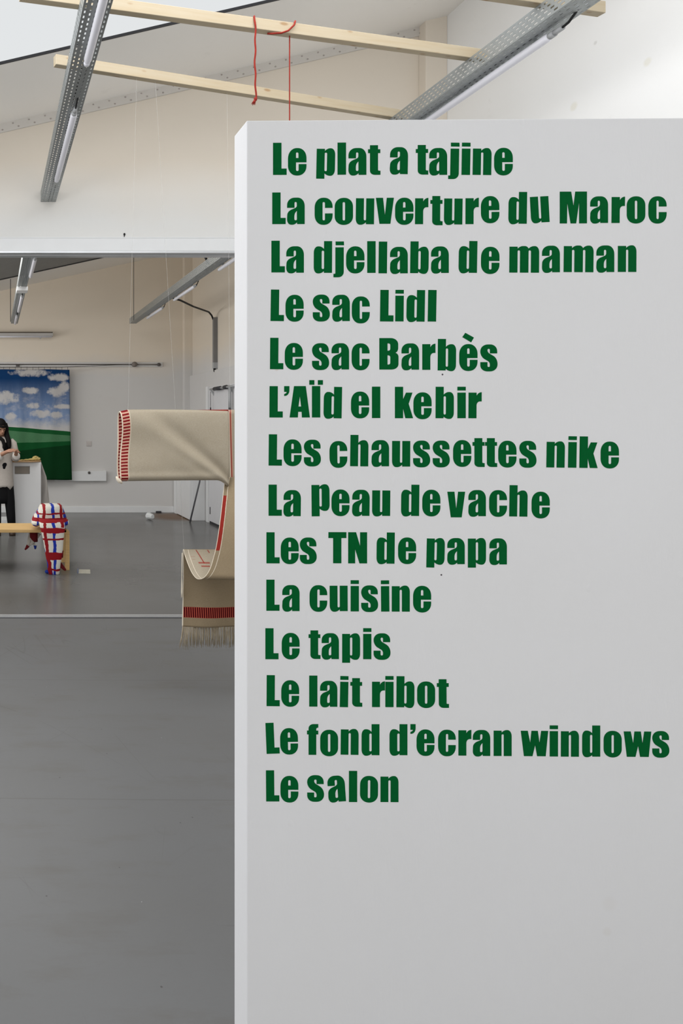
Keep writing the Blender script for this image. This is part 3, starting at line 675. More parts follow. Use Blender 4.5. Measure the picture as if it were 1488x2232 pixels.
for k in range(150):
    x = X0 + .36*k/149 + random.uniform(-.002, .002); L = .100 + random.uniform(-.012, .012)
    if x-X0 < .035: L += .012
    y = 3.808 + random.uniform(-.004, .008); sway = -.02*max(0, 1-(x-X0)/.04) + random.uniform(-.006, .006)
    b.tube([(x, y, Z1+.006), (x+random.uniform(-.003,.003)+sway*.3, y+random.uniform(-.004,.004), Z1-L*.5), (x+sway, y+random.uniform(-.006,.006), Z1-L)], [.0016,.0017,.0010], 5)
o = par(b.obj('fringe', plain('linen_fringe', (.43,.36,.26,1), .95, .1, var=.2, scale=40), None, True)); o['kind'] = 'stuff'
# clear suspension lines
M_line = plain('clear_nylon_line', (.62,.61,.59,1), .3, .4)
M_line.node_tree.nodes['Principled BSDF'].inputs['Alpha'].default_value = .45
def ya(x): return 3.498 + .2916*(x-.3216)
for lab, p0, p1 in (('thin clear line holding the left corner of the blanket', (PX(279,0)[0], 3.70, 1.615), (.765, ya(.765)+.018, ZBT)),
                    ('thin clear line dropping past the middle of the blanket to its lower fold', (PX(401,0,3.8)[0], 3.80, PX(0,1199,3.8)[1]), (.872, ya(.872)+.018, ZBT)),
                    ('thin clear line holding the right corner of the blanket', (PX(503,0)[0], 3.71, 1.605), (1.30, ya(1.30)+.018, ZBT))):
    b = MB(); b.tube([p0, p1], .0005, 5); tag(b.obj('hanging_line', M_line), lab, 'hanging line', 'clear lines holding the blanket')

# ------------------------------------------------------------------ rear bay: far wall
def cloudmat():
    t = NT('painted_landscape_cloth'); v = t.coord(); X, Y, Z = t.xyz(v)
    n1 = t.noise(v, 9, 6, .65); n2 = t.noise(v, 2.2, 4); n3 = t.noise(v, 26, 4, .7)
    h = t.ramp(Z, 1.42, 2.44)
    sky = t.mix(t.ramp(h, .28, .85), (.17,.25,.42,1), (.007,.042,.135,1))
    streak = t.ramp(t.noise(v, 3, 4, .6, (3.5, 1, .6)), .4, .75)
    sky = t.mix(t.mul(streak, t.m('SUBTRACT', .8, h, clamp=True)), sky, (.36,.42,.55,1))
    m = None
    for px, py, a, b_ in ((68,812,42,9),(128,822,26,10),(5,867,38,15),(66,851,19,8),(127,853,22,12),(140,845,13,15),(72,884,16,7),(136,886,21,6),(90,902,24,9),(24,908,13,9),(122,905,14,9),(-60,840,30,16),(-100,890,30,12)):
        cx = (px+15)/129; cz = 1.55-(py-920)/129; ax = a/129; az = b_/129
        dx = t.m('DIVIDE', t.m('SUBTRACT', X, cx), ax); dz = t.m('DIVIDE', t.m('SUBTRACT', Z, cz), az)
        e = t.m('SUBTRACT', 1.0, t.m('ADD', t.m('MULTIPLY', dx, dx), t.m('MULTIPLY', dz, dz)))
        m = e if m is None else t.m('MAXIMUM', m, e)
    k = t.ramp(t.m('ADD', m, t.m('MULTIPLY_ADD', n1, 3.4, -1.75)), -.15, .65)
    c = t.mix(t.m('MULTIPLY', k, .9), sky, (.56,.54,.52,1))
    hz0 = t.m('MULTIPLY', t.ramp(t.noise(v, 5, 5, .7, (1, 1, 1.6)), .50, .72), t.m('MULTIPLY', t.ramp(Z, 2.15, 1.9), .55))
    c = t.mix(hz0, c, (.50,.49,.50,1))
    hz = t.ramp(t.m('ADD', Z, t.m('MULTIPLY_ADD', n1, .22, -.11)), 1.62, 1.46)
    c = t.mix(t.m('MULTIPLY', hz, .85), c, (.55,.53,.50,1))
    def hill(px0, y0, px1, y1, curve=0.0):
        x0 = (px0+15)/129; x1 = (px1+15)/129; z0 = 1.55-(y0-920)/129; z1 = 1.55-(y1-920)/129
        f = t.m('DIVIDE', t.m('SUBTRACT', X, x0), x1-x0)
        q = t.m('MULTIPLY', f, t.m('SUBTRACT', 1.0, f))
        ln = t.m('ADD', t.m('MULTIPLY_ADD', f, z1-z0, z0), t.m('MULTIPLY', q, curve))
        ln = t.m('ADD', ln, t.m('MULTIPLY_ADD', n2, .03, -.015))
        return t.m('LESS_THAN', Z, ln)
    c = t.mix(hill(0,929,155,941,.02), c, (.010,.090,.025,1))
    c = t.mix(hill(0,936,155,950,-.02), c, t.mix(n3, (.085,.215,.105,1), (.06,.17,.08,1)))
    c = t.mix(hill(0,966,155,962,-.02), c, (.006,.075,.020,1))
    c = t.mix(hill(0,989,155,970,.03), c, t.mix(n2, (.003,.030,.008,1), (.003,.044,.012,1)))
    return t.done(c, .9, .1)
t = thing('painted_hanging', 'painted cloth of green fields under a blue cloudy sky', 'wall hanging', (0, 11.55, 0))
def hang(u, v):
    x = -1.35 + (1.29+1.35)*u; z = 2.438 + .010*math.sin(x*9)*.4 + (.57-2.438)*v
    x += (.03*v + .035*max(0, v-.6))*u; sc = .012*math.sin(x*11) + .008*math.sin(x*23+v*2)
    return (x, sc*(.4+v*.6), z + .012*(x-.5)*0.5*(v)), (u, v)
surf('cloth', hang, 90, 60, cloudmat(), t, .004)
M_ringm = plain('dark_hook', (.10,.09,.085,1), .5, .4)
for k in range(27):
    x = -1.30 + k*.0985
    b = MB(); b.tube([(x,0,2.43),(x,0,2.476),(x+.006,0,2.484)], .0035, 5); b.obj('hook', M_ringm, t)
b = MB(); b.tube([(-2.6, 11.55, 2.462),(1.15, 11.55, 2.478),(2.36, 11.66, 2.535)], .0045, 6)
tag(b.obj('curtain_wire', M_ringm), 'thin wire from which the painted cloth hangs', 'wire')
t = thing('conduit_rail', 'long pale rail with a dark conduit and round box, above the painted cloth', 'conduit', (0, 11.69, 2.53))
b = MB(); b.box(-4, 2.90, .0, .03, -.035, .045); b.obj('rail', M_back, t, bevel=.003)
b = MB(); b.tube([(-4,-.012,.012),(2.41,-.012,.004)], .008, 8); b.obj('conduit', M_ringm, t, True)
b = MB(); b.tube([(2.41,-.012,.004),(2.86,-.012,.002)], .012, 8); b.obj('end_pipe', plain('dull_pipe', (.25,.235,.22,1), .5, .3), t, True)
b = MB(); b.tube([(2.41,.0,.004),(2.41,-.05,.004)], .045, 14); b.obj('round_box', plain('brown_grey_box', (.22,.19,.17,1), .6, .3), t, True)
b = MB(); b.ell((2.83,-.02,.002), (.035,.02,.03)); b.obj('end_elbow', M_ringm, t, True)
b = MB(); b.box(.39, .45, -.03, 0, -.03, .0); b.obj('clip', M_ringm, t, bevel=.004)
t = thing('wall_batten_light', 'fluorescent batten light fixed level on the far wall', 'batten light', (1.012, 11.6, 3.02))
b = MB(); b.box(-1.55, 0, .0, .11, .038, .062); b.obj('back_plate', plain('brown_metal', (.16,.135,.11,1), .6, .3), t)
b = MB(); b.box(-1.55, .004, -.03, .10, -.012, .038); b.obj('housing', plain('grey_housing', (.50,.48,.46,1), .5, .3), t, bevel=.003)
b = MB(); b.tube([(-1.5,-.01,-.022),(-.015,-.01,-.022)], .014, 12); b.obj('tube', M_tube, t, True)
b = MB(); b.box(-.22, -.20, -.02, .02, -.055, -.03); b.obj('pull_switch', M_cap, t)
t = thing('wall_socket', 'small square switch plate on the far wall right of the painted cloth', 'switch plate', (1.64, 11.72, 1.18))
pl = plain('pinkish_plate', (.60,.56,.54,1), .5, .3)
b = MB(); b.box(-.043, .043, -.012, 0, -.043, .043); b.obj('plate', pl, t, bevel=.004)
b = MB(); b.box(-.018, .018, -.017, -.011, -.026, .026); b.obj('rocker', pl, t, bevel=.003)
t = thing('wall_trunking', 'white box trunking low on the far wall beside the painted cloth', 'trunking', (1.9, 11.72, .63))
b = MB(); b.box(-.85, .03, -.07, 0, -.085, .085); b.obj('trunking_box', M_white, t, bevel=.004)
b = MB(); b.tube([(-.265,-.068,.058),(-.265,-.085,.058)], .022, 12); b.obj('knob', M_ringm, t, True)
# ------------------------------------------------------------------ rear bay: cabinet and side wall
t = thing('wall_cabinet', 'low white corner cabinet at the end of the far wall', 'cabinet', (3.09, 11.23, 0))
b = MB(); b.box(.035, .240, -.49, .47, 0, 1.05); b.obj('body', M_white, t, bevel=.004)
for y0, y1 in ((-.485, -.012), (.012, .29)):
    b = MB(); b.box(0, .035, y0, y1, .012, 1.04); d = b.obj('door', M_white, t, bevel=.003)
    b = MB(); b.tube([(0,y1-.06 if y0 < -.1 else y0+.05,.62),(-.02,y1-.06 if y0 < -.1 else y0+.05,.62)], .012, 10); b.obj('knob', M_cap, d, True)
b = MB(); b.box(0, .035, .315, .47, 0, 1.05); b.obj('side_strip', M_white, t, bevel=.003)
t = thing('side_door', 'flush white door with a keyhole in the rear side wall', 'door', (3.335, 10.05, 0))
b = MB(); b.box(-.025, .0, .50, .60, 0, 2.1); b.obj('frame_post', M_white, t, bevel=.003)
b = MB(); b.box(-.014, .0, -.9, .47, .035, 2.08); b.obj('door_leaf', plain('door_paint', (.70,.70,.72,1), .5, .3, var=.02), t, bevel=.002)
b = MB(); b.box(-.02, -.012, .40, .425, .14, .25); b.obj('keyhole_plate', M_dark, t, bevel=.002)
b = MB(); b.box(-.004, .0, -.9, .47, 0, .034); b.obj('door_gap', M_dark, t)
t = thing('wall_rail', 'dark horizontal rail with an upright post on the rear side wall', 'rail', (3.335, 10.2, 2.03))
b = MB(); b.tube([(-.06,.117,.012),(-.06,-1.2,.012)], .016, 8); b.obj('bar', M_alu, t, True)
b = MB(); b.tube([(-.062,-.08,.012),(-.062,-.36,.012)], .028, 8); b.obj('bar_sleeve', M_dark, t, True)
b = MB(); b.tube([(-.062,-.52,.012),(-.062,-.62,.012)], .03, 8); b.obj('bar_sleeve', M_dark, t, True)
for y in (.09, -.74):
    b = MB(); b.tube([(-.06,y,.005),(0,y,-.09)], .012, 6); b.obj('bracket', M_cap, t)
b = MB(); b.tube([(-.06,-.74,.0),(-.06,-.74,-.28)], .022, 8); b.obj('post_collar', M_cap, t, True)
b = MB(); b.tube([(-.06,-.74,-.16),(-.06,-.74,-.42)], .020, 8); b.obj('post', M_dark, t, True)
b = MB(); b.tube([(-.06,.10,-.02),(-.06,.10,-.26)], .004, 5); b.tube([(-.06,.10,-.26),(-.06,.10,-.36)], .010, 6); b.obj('pull_cord', M_dark, t)
b = MB(); b.tube([(3.045,10.58,.0),(3.20,10.60,.62),(3.315,10.62,1.30)], .013, 8)
tag(b.obj('metal_rod', plain('grey_rod', (.10,.10,.11,1), .4, .5), None, True), 'thin dark rod leaning against the corner cabinet', 'rod')
t = thing('paper_cup', 'small white faceted cup lying on the rear floor', 'cup', (2.50, 10.85, 0), .4)
b = MB()
rings = []
for y, r in ((-.055,.032),(-.045,.040),(.055,.056),(.06,.053)):
    rings.append([(r*math.cos(a), y, .055 + r*math.sin(a)) for a in [2*math.pi*k/8+.39 for k in range(8)]])
b.loft(rings); b.obj('cup_body', plain('white_card', (.80,.82,.82,1), .6, .3, var=.02), t)
b = MB(); b.tube([(0,.056,.055),(0,.064,.055)], .057, 8); b.obj('rim', M_white, t)
b = MB(); b.box(2.78,2.87,11.66,11.69,0,.03); tag(b.obj('door_wedge', M_dark, None, bevel=.004), 'small black wedge at the foot of the far wall', 'wedge')
b = MB(); b.ell((0,0,0),(.008,.004,.011)); b.tube([(0,0,0),(-.002,0,-.035)], [.004,.002], 6)
o = b.obj('wall_hook', M_black, None, True); o.location = (286/274.9, D1-.003, 1.55+409/274.9); tag(o, 'tiny black hook in the wall above the lintel', 'hook')

# ------------------------------------------------------------------ bench, bundle, plinth
t = thing('bench', 'low birch bench with a checked bundle on its end', 'bench', (.80, 7.375, 0))
b = MB(); b.box(-2.3, -.03, -.225, .225, .392, .427); b.obj('seat', M_birch, t, bevel=.006)
for sx, sy in ((0, -1), (0, 1), (-2.28, -1), (-2.28, 1)):
    d = -1 if sx == 0 else 1; y0 = -.225 if sy < 0 else .17
    pts = [(0,0),(0,.36),(.0,.40),(.012,.418),(.03,.427),(.13,.427),(.13,.390),(.06,.390),(.048,.375),(.045,.35),(.045,0)]
    rings = [[(sx + d*p[0]*1.0, y, p[1]) for p in pts] for y in (y0, y0+.055)]
    b = MB(); b.loft(rings); b.obj('leg', M_birch, t, bevel=.003)
def plaid():
    t = NT('painted_checked_cloth'); v = t.coord(); X, Y, Z = t.xyz(v)
    w1 = t.m('MULTIPLY_ADD', t.noise(v, 9, 3), .05, -.025); w2 = t.m('MULTIPLY_ADD', t.noise(v, 26, 3), .014, -.007)
    w3 = t.m('MULTIPLY_ADD', t.noise(v, 7, 2, .5, (1, 1, 1.7)), .04, -.02)
    x = t.m('ADD', t.m('ADD', X, w1), w2); z = t.m('ADD', t.m('ADD', Z, w3), w2)
    k = 212.0
    def zz(py): return 1.55-(py-920)/k
    def xx(px): return (px+15)/k - .62
    c = (.66,.635,.57,1); cream = t.mix(t.noise(v, 5, 3), c, (.58,.55,.48,1))
    blue = (.010,.028,.30,1); red = (.235,.004,.008,1)
    xs = t.m('ADD', x, t.m('MULTIPLY', t.m('SUBTRACT', z, zz(1150)), .02))
    top = t.m('GREATER_THAN', z, zz(1146)); bot = t.m('SUBTRACT', 1.0, top)
    c = cream
    c = t.mix(t.between(xs, xx(113.0), xx(119.5)), c, blue)
    c = t.mix(t.mul(top, t.between(xs, xx(139), xx(149))), c, blue)
    c = t.mix(t.mul(top, t.between(xs, xx(81), xx(86))), c, blue)
    c = t.mix(t.mul(bot, t.m('LESS_THAN', t.m('ADD', xs, t.m('MULTIPLY', t.m('SUBTRACT', z, zz(1170)), .30)), xx(88.5))), c, blue)
    c = t.mix(t.between(t.m('ADD', xs, t.m('MULTIPLY', t.m('SUBTRACT', zz(1160), z, clamp=True), -.10)), xx(94.0), xx(100.5)), c, red)
    c = t.mix(t.mul(top, t.between(xs, xx(130.5), xx(137.5))), c, red)
    for py, h in ((1121,3.2),(1134,7),(1153,11),(1173,4.4),(1209,15),(1238,3.4)):
        c = t.mix(t.between(z, zz(py+h/2), zz(py-h/2)), c, red)
    return t.done(c, .75, .2)
M_plaid = plaid()
t = thing('checked_bundle', 'cloth bundle painted in red and blue checks draped over the bench end', 'cloth bundle', (.62, 7.03, 0))
def ring(cx, cy, z, rx, ry, n=26, p=2.6, wob=0):
    out = []
    for k in range(n):
        a = 2*math.pi*k/n; c, s = math.cos(a), math.sin(a)
        q = 1 + wob*math.sin(3*a+z*9)
        out.append((cx + rx*q*math.copysign(abs(c)**(2/p), c), cy + ry*q*math.copysign(abs(s)**(2/p), s), z))
    return out
kk = 212.0
def bx(px): return (px+15)/kk - .62
b = MB(); R = []
for py, l, r, cy, ry in ((1250,105,128,-.06,.030),(1247,103.5,128.5,-.06,.036),(1225,101.5,131,-.055,.040),(1205,97.5,135,-.05,.044),(1180,94,137,-.045,.046),(1160,90,139.5,-.04,.048),(1148,87,142,-.035,.052),(1142,86,143,-.01,.060),(1132,85,144,.05,.10)):
    R.append(ring((bx(l)+bx(r))/2, cy, max(.0, 1.55-(py-920)/kk - (.0 if py < 1249 else .0)), (bx(r)-bx(l))/2, ry, 30, 2.8, .015))
z0 = R[0][0][2]; R = [[(x, y, (z-z0)*(1.0 + z0/ (1.2-z0)) if False else z - z0*max(0, 1-(z-z0)/.5)) for x, y, z in r] for r in R]
b.loft(R); b.obj('hanging_front', M_plaid, t, True)
b = MB(); R = []
for py, l, r, cy, ry in ((1149,80,142,.20,.13),(1146,75,148,.20,.155),(1140,72,150.5,.20,.165),(1131,76,149.5,.19,.165),(1122,82,146,.18,.16),(1113,87,142,.17,.15),(1106,90,139,.17,.135),(1104,92,137,.17,.12)):
    R.append(ring((bx(l)+bx(r))/2, cy, max(.43, 1.55-(py-920)/kk), (bx(r)-bx(l))/2, ry, 34, 3.0, .03))
b.loft(R); b.obj('bundle_top', M_plaid, t, True)
for px, py, sx, sz in ((80,1142,.050,.040),(143,1141,.046,.038)):
    b = MB(); b.ell((bx(px), .10, max(.470, 1.55-(py-920)/kk)), (sx, .10, sz), 16, 10); b.obj('side_fold', M_plaid, t, True)
M_dred = plain('dark_red_cloth', (.13,.012,.014,1), .85, .1, var=.2, scale=30)
M_dwhite = plain('limp_white_ribbon', (.42,.39,.34,1), .85, .1, var=.1)
M_dblue = plain('dark_blue_cloth', (.012,.03,.20,1), .85, .1)
def P3(px, py, y): return (bx(px), y, 1.55-(py-920)/kk)
b = MB(); b.loft([ring(bx(77), .30, .375, .045, .05), ring(bx(77), .30, .32, .045, .05), ring(bx(80), .30, .27, .03, .04)]); b.obj('red_pouch', M_dred, t, True)
def ribbon(name, pts, w, mat):
    def fn(u, v):
        q = u*(len(pts)-1); i = min(int(q), len(pts)-2); f = q-i
        a, c = Vector(P3(*pts[i])), Vector(P3(*pts[i+1])); p = a.lerp(c, f); d = (c-a).normalized(); s = d.cross(Vector((0,1,0)))
        ww = w*(1-.6*u); q = p + s*ww*(v-.5) + Vector((0, .004*math.sin(u*9), 0)); return tuple(q), (u, v)
    return surf(name, fn, 18, 3, mat, t, .004)
ribbon('ribbon_end', [(72,1168,.28),(67,1186,.27),(64,1197,.26),(58,1207,.25)], .05, M_dwhite)
ribbon('ribbon_end', [(78,1170,.28),(70,1186,.27),(76,1194,.27),(82,1206,.26)], .045, M_dwhite)
ribbon('ribbon_end', [(90,1172,.28),(80,1188,.27),(70,1196,.26),(60,1205,.26)], .04, M_dwhite)
ribbon('ribbon_tip', [(64,1199,.245),(57,1208,.24)], .04, M_dred); ribbon('ribbon_tip', [(80,1199,.25),(80,1207,.25)], .035, M_dblue)
b = MB(); b.loft([ring(bx(133), -.02, 1.55-(1213-920)/kk, .018, .05), ring(bx(133), -.02, 1.55-(1199-920)/kk, .022, .055)]); b.obj('red_patch', M_dred, t, True)
ribbon('red_tail', [(128,1229,.03),(134,1234,.02),(140,1240,.0),(143,1243,-.01)], .055, M_dred)
b = MB(); b.ell((bx(102), -.045, .022), (.024,.032,.020), 12, 8); b.obj('blue_toe', M_dblue, t, True)
t = thing('booklet', 'thin cream booklet lying on the floor beside the bench leg', 'booklet', (.945, 7.08, 0), -.12)
b = MB(); b.box(-.06, .06, -.085, .085, .0, .006); b.obj('pages', plain('cream_paper', (.52,.50,.42,1), .7, .2, var=.12, scale=25), t)
b = MB(); b.box(-.075, -.058, -.08, .09, .0, .012); b.obj('spine', plain('blue_grey_paper', (.16,.18,.24,1), .7, .2), t)
# plinth
t = thing('plinth', 'white upright plinth with a small plate, behind the bench', 'plinth', (.475, 9.80, 0))
b = MB(); x0, x1, y0, y1, H = -.206, .196, -.2, .2, .985
pz0, pz1, px0, px1 = .82, .935, -.172, .04; dp = .035
xs, zs = [x0, px0, px1, x1], [0, pz0, pz1, H]
for i in range(3):
    for j in range(3):
        if (i, j) == (1, 1): continue
        b.quad((xs[i],y0,zs[j]),(xs[i+1],y0,zs[j]),(xs[i+1],y0,zs[j+1]),(xs[i],y0,zs[j+1]))
for a, c in (((px0,pz0),(px1,pz0)),((px1,pz0),(px1,pz1)),((px1,pz1),(px0,pz1)),((px0,pz1),(px0,pz0))):
    b.quad((a[0],y0,a[1]),(a[0],y0+dp,a[1]),(c[0],y0+dp,c[1]),(c[0],y0,c[1]))
b.quad((px0,y0+dp,pz0),(px1,y0+dp,pz0),(px1,y0+dp,pz1),(px0,y0+dp,pz1))
b.quad((x0,y1,0),(x0,y1,H),(x1,y1,H),(x1,y1,0)); b.quad((x0,y0,0),(x0,y0,H),(x0,y1,H),(x0,y1,0)); b.quad((x1,y0,0),(x1,y1,0),(x1,y1,H),(x1,y0,H)); b.quad((x0,y0,H),(x1,y0,H),(x1,y1,H),(x0,y1,H))
b.obj('box', plain('white_plinth_paint', (.74,.745,.75,1), .5, .3, var=.02), t)
b = MB(); b.box(px0+.004, px1-.004, y0+.012, y0+dp-.001, pz0+.004, pz1-.012); b.obj('plate', plain('brown_grey_plate', (.24,.21,.175,1), .5, .3), t, bevel=.002)
b = MB(); b.loft([ring(.44, 9.72, .987, .235, .19, 30, 2.4), ring(.44, 9.72, 1.0, .245, .2, 30, 2.4), ring(.44, 9.72, 1.006, .24, .195, 30, 2.4)])
tag(b.obj('serving_board', M_boardw, None, bevel=.002), 'thin wooden board laid on top of the plinth', 'board')
t = thing('pastry_scraps', 'crumpled pale yellow scraps on the wooden board', 'scraps', (.6, 9.66, 1.008))
M_yel = plain('pale_yellow_dough', (.60,.47,.18,1), .7, .2, var=.15, scale=30)
for x, y, z, a, c, d in ((0,0,.028,.05,.04,.035),(.035,.01,.02,.035,.04,.025),(-.06,-.01,.014,.05,.04,.016),(-.12,0,.010,.05,.035,.010),(-.19,.01,.006,.03,.03,.007),(.0,-.02,.05,.022,.02,.016)):
    b = MB(); b.ell((x,y,z),(a,c,d),14,9)
    b.v = [tuple(Vector(p)*(1+random.uniform(-.006,.006))+Vector((random.uniform(-.003,.003),)*3)) for p in b.v]
    b.obj('scrap', M_yel, t, True)
# drape beside the plinth
def drape(u, v):
    py = 1004 + 110*u; l = 86; r = 88 + 9*min(1, u*3.2) + 13*u**1.1
    x = (l+(r-l)*v+15)/1490*9.93; z = 1.55-(py-920)/1490*9.93
    return (x, 9.93 + .05*math.sin(v*5+u*2)*.5 - .03*v + .012*math.sin(u*11+v*6), z), (u, v)
o = surf('draped_sheet', drape, 40, 14, plain('off_white_sheet', (.56,.53,.50,1), .85, .1, var=.06), None, .004)
tag(o, 'off-white sheet hanging down the side of the plinth', 'sheet')
b = MB(); b.box(-.9, .45, 10.40, 10.75, 0, .065); tag(b.obj('low_platform', M_white, None, bevel=.004), 'low white platform on the floor behind the standing person', 'platform')

# ------------------------------------------------------------------ person
PR = thing('person', 'person with long black hair in a white spotted coat, hands together', 'person', (.10, 9.45, 0))
M_skin = plain('skin', (.36,.19,.125,1), .55, .3, var=.05, scale=12)
M_hair = plain('black_hair', (.006,.005,.005,1), .7, .12, var=.3, scale=60)
M_trous = plain('black_trousers', (.010,.010,.011,1), .85, .1)
def coatmat():
    t = NT('cream_wool_coat'); v = t.coord(); X, Y, Z = t.xyz(v)
    n = t.noise(v, 40, 4, .6); c = t.mix(n, (.54,.50,.46,1), (.44,.40,.365,1))
    wv = t.n('ShaderNodeVectorMath', operation='ADD')
    nz = t.n('ShaderNodeTexNoise'); t.t.links.new(v, nz.inputs['Vector']); nz.inputs['Scale'].default_value = 14
    sc = t.n('ShaderNodeVectorMath', operation='SCALE'); t.t.links.new(nz.outputs['Color'], sc.inputs[0]); sc.inputs['Scale'].default_value = .05
    t.t.links.new(v, wv.inputs[0]); t.t.links.new(sc.outputs[0], wv.inputs[1]); p = wv.outputs[0]
    for q, r in (((.075,-.13,1.22),.062),((.085,-.13,1.16),.050),((.055,-.12,.965),.030),((.05,-.12,.93),.020),((-.1,-.12,1.0),.05)):
        c = t.mix(t.spot(p, (q[0]+.025, q[1]+.025, q[2]+.025), r, .85), c, (.008,.008,.01,1))
    t.bump(n, .3, .004)
    return t.done(c, .95, .1)
M_coat = coatmat()
def cap_tube(b, pts, rs, n=12): b.tube(pts, rs, n)
b = MB()
# legs, hips, torso, neck
for s, hx, kx_, fx in ((1, .075, .125, .160), (-1, -.07, -.055, -.04)):
    cap_tube(b, [(hx,0,.84),(hx+(kx_-hx)*.5,-.01,.64),(kx_,-.015,.45),((kx_+fx)/2,.005,.27),(fx,.01,.08),(fx,.0,.03)], [.085,.072,.052,.048,.034,.034])
    b.tube([(fx,.03,.035),(fx+.01,-.06,.03),(fx+.015,-.14,.022)], [.036,.036,.026], 10)
b.loft([ring(0,0,z,rx,ry,20,2.2) for z, rx, ry in ((.76,.14,.09),(.86,.155,.10),(.97,.13,.085),(1.08,.13,.088),(1.2,.15,.095),(1.29,.155,.085),(1.34,.10,.065),(1.36,.055,.05))])
b.tube([(0,.0,1.33),(.005,-.015,1.39),(.01,-.03,1.44)], [.052,.048,.05], 12)
# head, tilted down and to the right
Mh = Matrix.Rotation(math.radians(-18), 3, 'X') @ Matrix.Rotation(math.radians(0), 3, 'Z')
Mh = Matrix.Rotation(math.radians(22), 3, 'Z') @ Matrix.Rotation(math.radians(22), 3, 'X')
hc = Vector((.0, -.035, 1.475))
b.ell(hc, (.072,.090,.105), 20, 14, 0, Mh)
b.ell(hc+Mh@Vector((0,-.045,-.055)), (.050,.050,.055), 16, 10, 0, Mh)
b.tube([hc+Mh@Vector((0,-.084,.012)), hc+Mh@Vector((0,-.108,-.028)), hc+Mh@Vector((0,-.088,-.036))], [.010,.015,.010], 8)
for s in (-1, 1): b.ell(hc+Mh@Vector((s*.073,.005,-.01)), (.010,.020,.030), 10, 7, 0, Mh)
b.ell(hc+Mh@Vector((0,-.090,-.062)), (.020,.010,.008), 10, 6, 0, Mh)
# arms and hands
HR, HL = Vector((.145,-.285,1.165)), Vector((.205,-.275,1.160))
cap_tube(b, [(.145,0,1.285),(.180,-.01,1.16),(.195,-.02,1.05),(.205,-.13,1.08),(.212,-.22,1.13)], [.052,.044,.040,.034,.026])
cap_tube(b, [(-.145,0,1.285),(-.185,-.02,1.16),(-.19,-.05,1.05),(-.05,-.19,1.08),(.07,-.27,1.145)], [.052,.044,.040,.034,.026])
def hand(b, wrist, c, fd, up, side):
    wrist, c, fd, up = Vector(wrist), Vector(c), Vector(fd).normalized(), Vector(up).normalized(); sd = fd.cross(up).normalized()
    b.tube([wrist, wrist.lerp(c, .5), c, c+fd*.025], [.024,.027,.030,.026], 10)
    for k, L in enumerate((.060,.070,.066,.052)):
        s0 = c + fd*.03 + sd*(.027-.018*k)
        b.tube([s0-fd*.015, s0+fd*L*.45+up*.006, s0+fd*L*.75-up*.010, s0+fd*L*.8-up*.030], [.0095,.009,.008,.007], 8)
    s0 = c + sd*side*.028
    b.tube([s0-fd*.03, s0+fd*.0+sd*side*.014, s0+fd*.03+sd*side*.008-up*.01], [.012,.011,.008], 8)
hand(b, (.07,-.27,1.145), HR-Vector((.02,0,0)), (1,.0,.15), (0,-.3,1), 1)
hand(b, (.212,-.22,1.13), HL+Vector((.015,.02,.0)), (-.55,-.6,.25), (.3,-.2,1), -1)
o = b.obj('body', M_skin, PR, True)
rm = o.modifiers.new('remesh', 'REMESH'); rm.mode = 'VOXEL'; rm.voxel_size = .006; rm.use_smooth_shade = True
sm = o.modifiers.new('smooth', 'SMOOTH'); sm.factor = .5; sm.iterations = 2
for s in (-1, 1):
    b = MB(); b.ell(hc+Mh@Vector((s*.030,-.082,.006)), (.011,.007,.006), 10, 6, 0, Mh); b.obj('eye', M_hair, PR, True)
# trousers
b = MB()
for s, hx, kx_, fx in ((1, .08, .130, .162), (-1, -.075, -.058, -.042)):
    b.tube([(hx*.8,0,.88),(hx,0,.80),(hx+(kx_-hx)*.5,-.01,.62),(kx_,-.012,.45),((kx_+fx)/2,.005,.26),(fx,.008,.06)], [.075,.085,.082,.070,.062,.052], 16)
b.loft([ring(0,0,z,rx,ry,20,2.2) for z, rx, ry in ((.43,.150,.085),(.50,.160,.10),(.60,.163,.108),(.74,.160,.105),(.86,.150,.10),(.98,.13,.09))])
b.obj('trousers', M_trous, PR, True)
for fx in (.165, -.035):
    b = MB(); b.loft([ring(fx+.006*k, y, .03, .040, .03, 14) for k, y in ((0,0),)]+[ring(fx, -.02, .075, .040, .07, 14)], 0) if False else b.loft([ring(fx, -.045, 0, .044, .115, 18), ring(fx, -.045, .03, .046, .118, 18), ring(fx, -.03, .06, .042, .095, 18), ring(fx, .005, .095, .040, .052, 18)]); b.obj('shoe', plain('brown_shoe', (.035,.020,.012,1), .5, .3), PR, True)
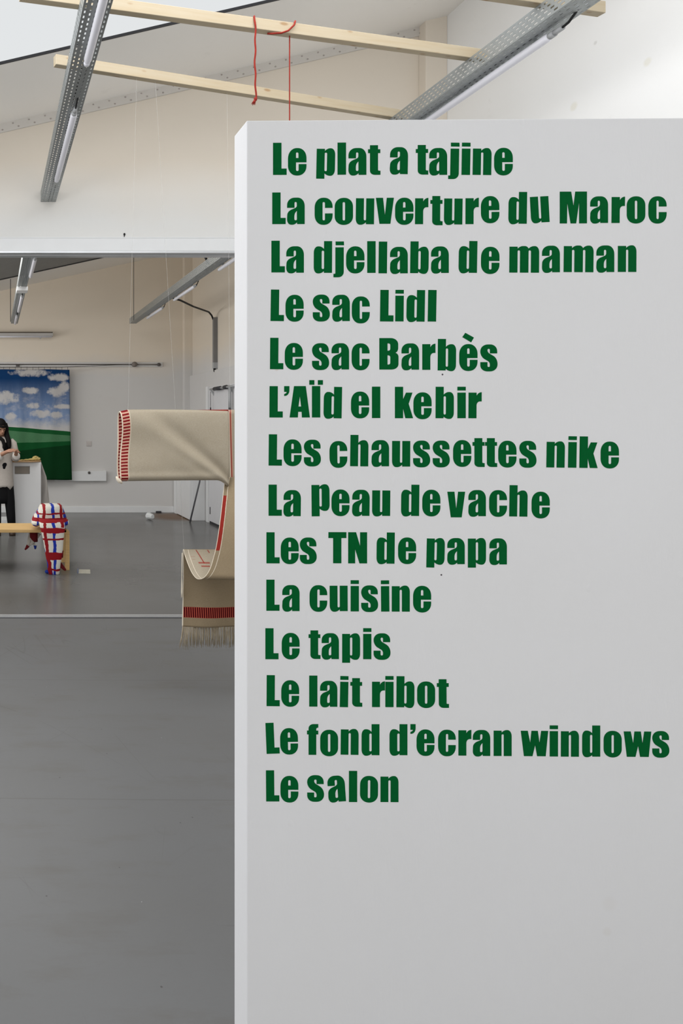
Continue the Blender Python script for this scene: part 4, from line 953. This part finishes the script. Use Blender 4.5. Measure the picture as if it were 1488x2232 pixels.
# coat
b = MB(); R = []
n = 40
for z, rx, ry in ((.66,.185,.125),(.69,.183,.124),(.78,.178,.122),(.90,.172,.120),(1.02,.166,.115),(1.14,.168,.116),(1.24,.172,.110),(1.30,.160,.095),(1.335,.105,.075),(1.35,.075,.065)):
    r = ring(0, 0, z, rx, ry, n, 2.2)
    if z < .68: r = [(x, y, zz + .030*math.sin(k*.85)*math.sin(k*.37+1) + .008*math.sin(k*2.3)) for k, (x, y, zz) in enumerate(r)]
    R.append(r)
b.loft(R, 0, False)
b.tube([(.13,0,1.295),(.165,-.005,1.25),(.190,-.012,1.15),(.205,-.02,1.05),(.212,-.10,1.06),(.214,-.17,1.10)], [.050,.064,.060,.058,.054,.050], 16)
b.tube([(-.13,0,1.295),(-.165,-.01,1.25),(-.19,-.02,1.15),(-.195,-.05,1.05),(-.10,-.15,1.06),(-.005,-.225,1.095)], [.050,.064,.060,.058,.054,.052], 16)
o = b.obj('coat', M_coat, PR, True); sd_ = o.modifiers.new('solid', 'SOLIDIFY'); sd_.thickness = .006
b = MB(); b.tube([(-.03,-.205,1.088),(.002,-.230,1.098),(.014,-.238,1.102)], [.060,.062,.058], 18)
b.v = [tuple(Vector(p)+Vector((0,0,.004*math.sin(k*2.3)))) for k, p in enumerate(b.v)]; b.obj('cuff', plain('white_frilled_cuff', (.72,.69,.65,1), .9, .1), PR, True)
b = MB(); b.tube([(.214,-.165,1.075),(.215,-.20,1.095)], [.054,.050], 18); b.obj('cuff', plain('white_cuff_cloth', (.66,.63,.59,1), .9, .1), PR, True)
b = MB(); b.tube([(-.04,-.085,1.345),(.0,-.105,1.33),(.035,-.120,1.30),(.05,-.128,1.24),(.06,-.13,1.18)], [.018,.024,.026,.022,.012], 10); b.obj('scarf', M_hair, PR, True)
# hair: cap and long locks
b = MB(); b.ell(hc+Mh@Vector((0,.018,.022)), (.087,.098,.104), 24, 14, 0, Mh)
b.tube([hc+Mh@Vector((-.05,-.085,.052)), hc+Mh@Vector((0,-.096,.050)), hc+Mh@Vector((.05,-.085,.052))], [.016,.018,.016], 10)
for s in (-1, 1):
    b.tube([hc+Mh@Vector((s*.055,-.02,.06)), hc+Mh@Vector((s*.086,-.015,.0)), hc+Mh@Vector((s*.092,-.02,-.06)), (s*.092,-.055,1.36), (s*.112,-.075,1.29), (s*.118,-.10,1.22), (s*.122,-.11,1.16)], [.030,.030,.032,.036,.038,.032,.010], 12)
b.tube([hc+Vector((0,.09,.04)), hc+Vector((0,.10,-.06)), (0,.10,1.30), (0,.115,1.15)], [.06,.075,.07,.03], 14)
b.obj('hair', M_hair, PR, True)
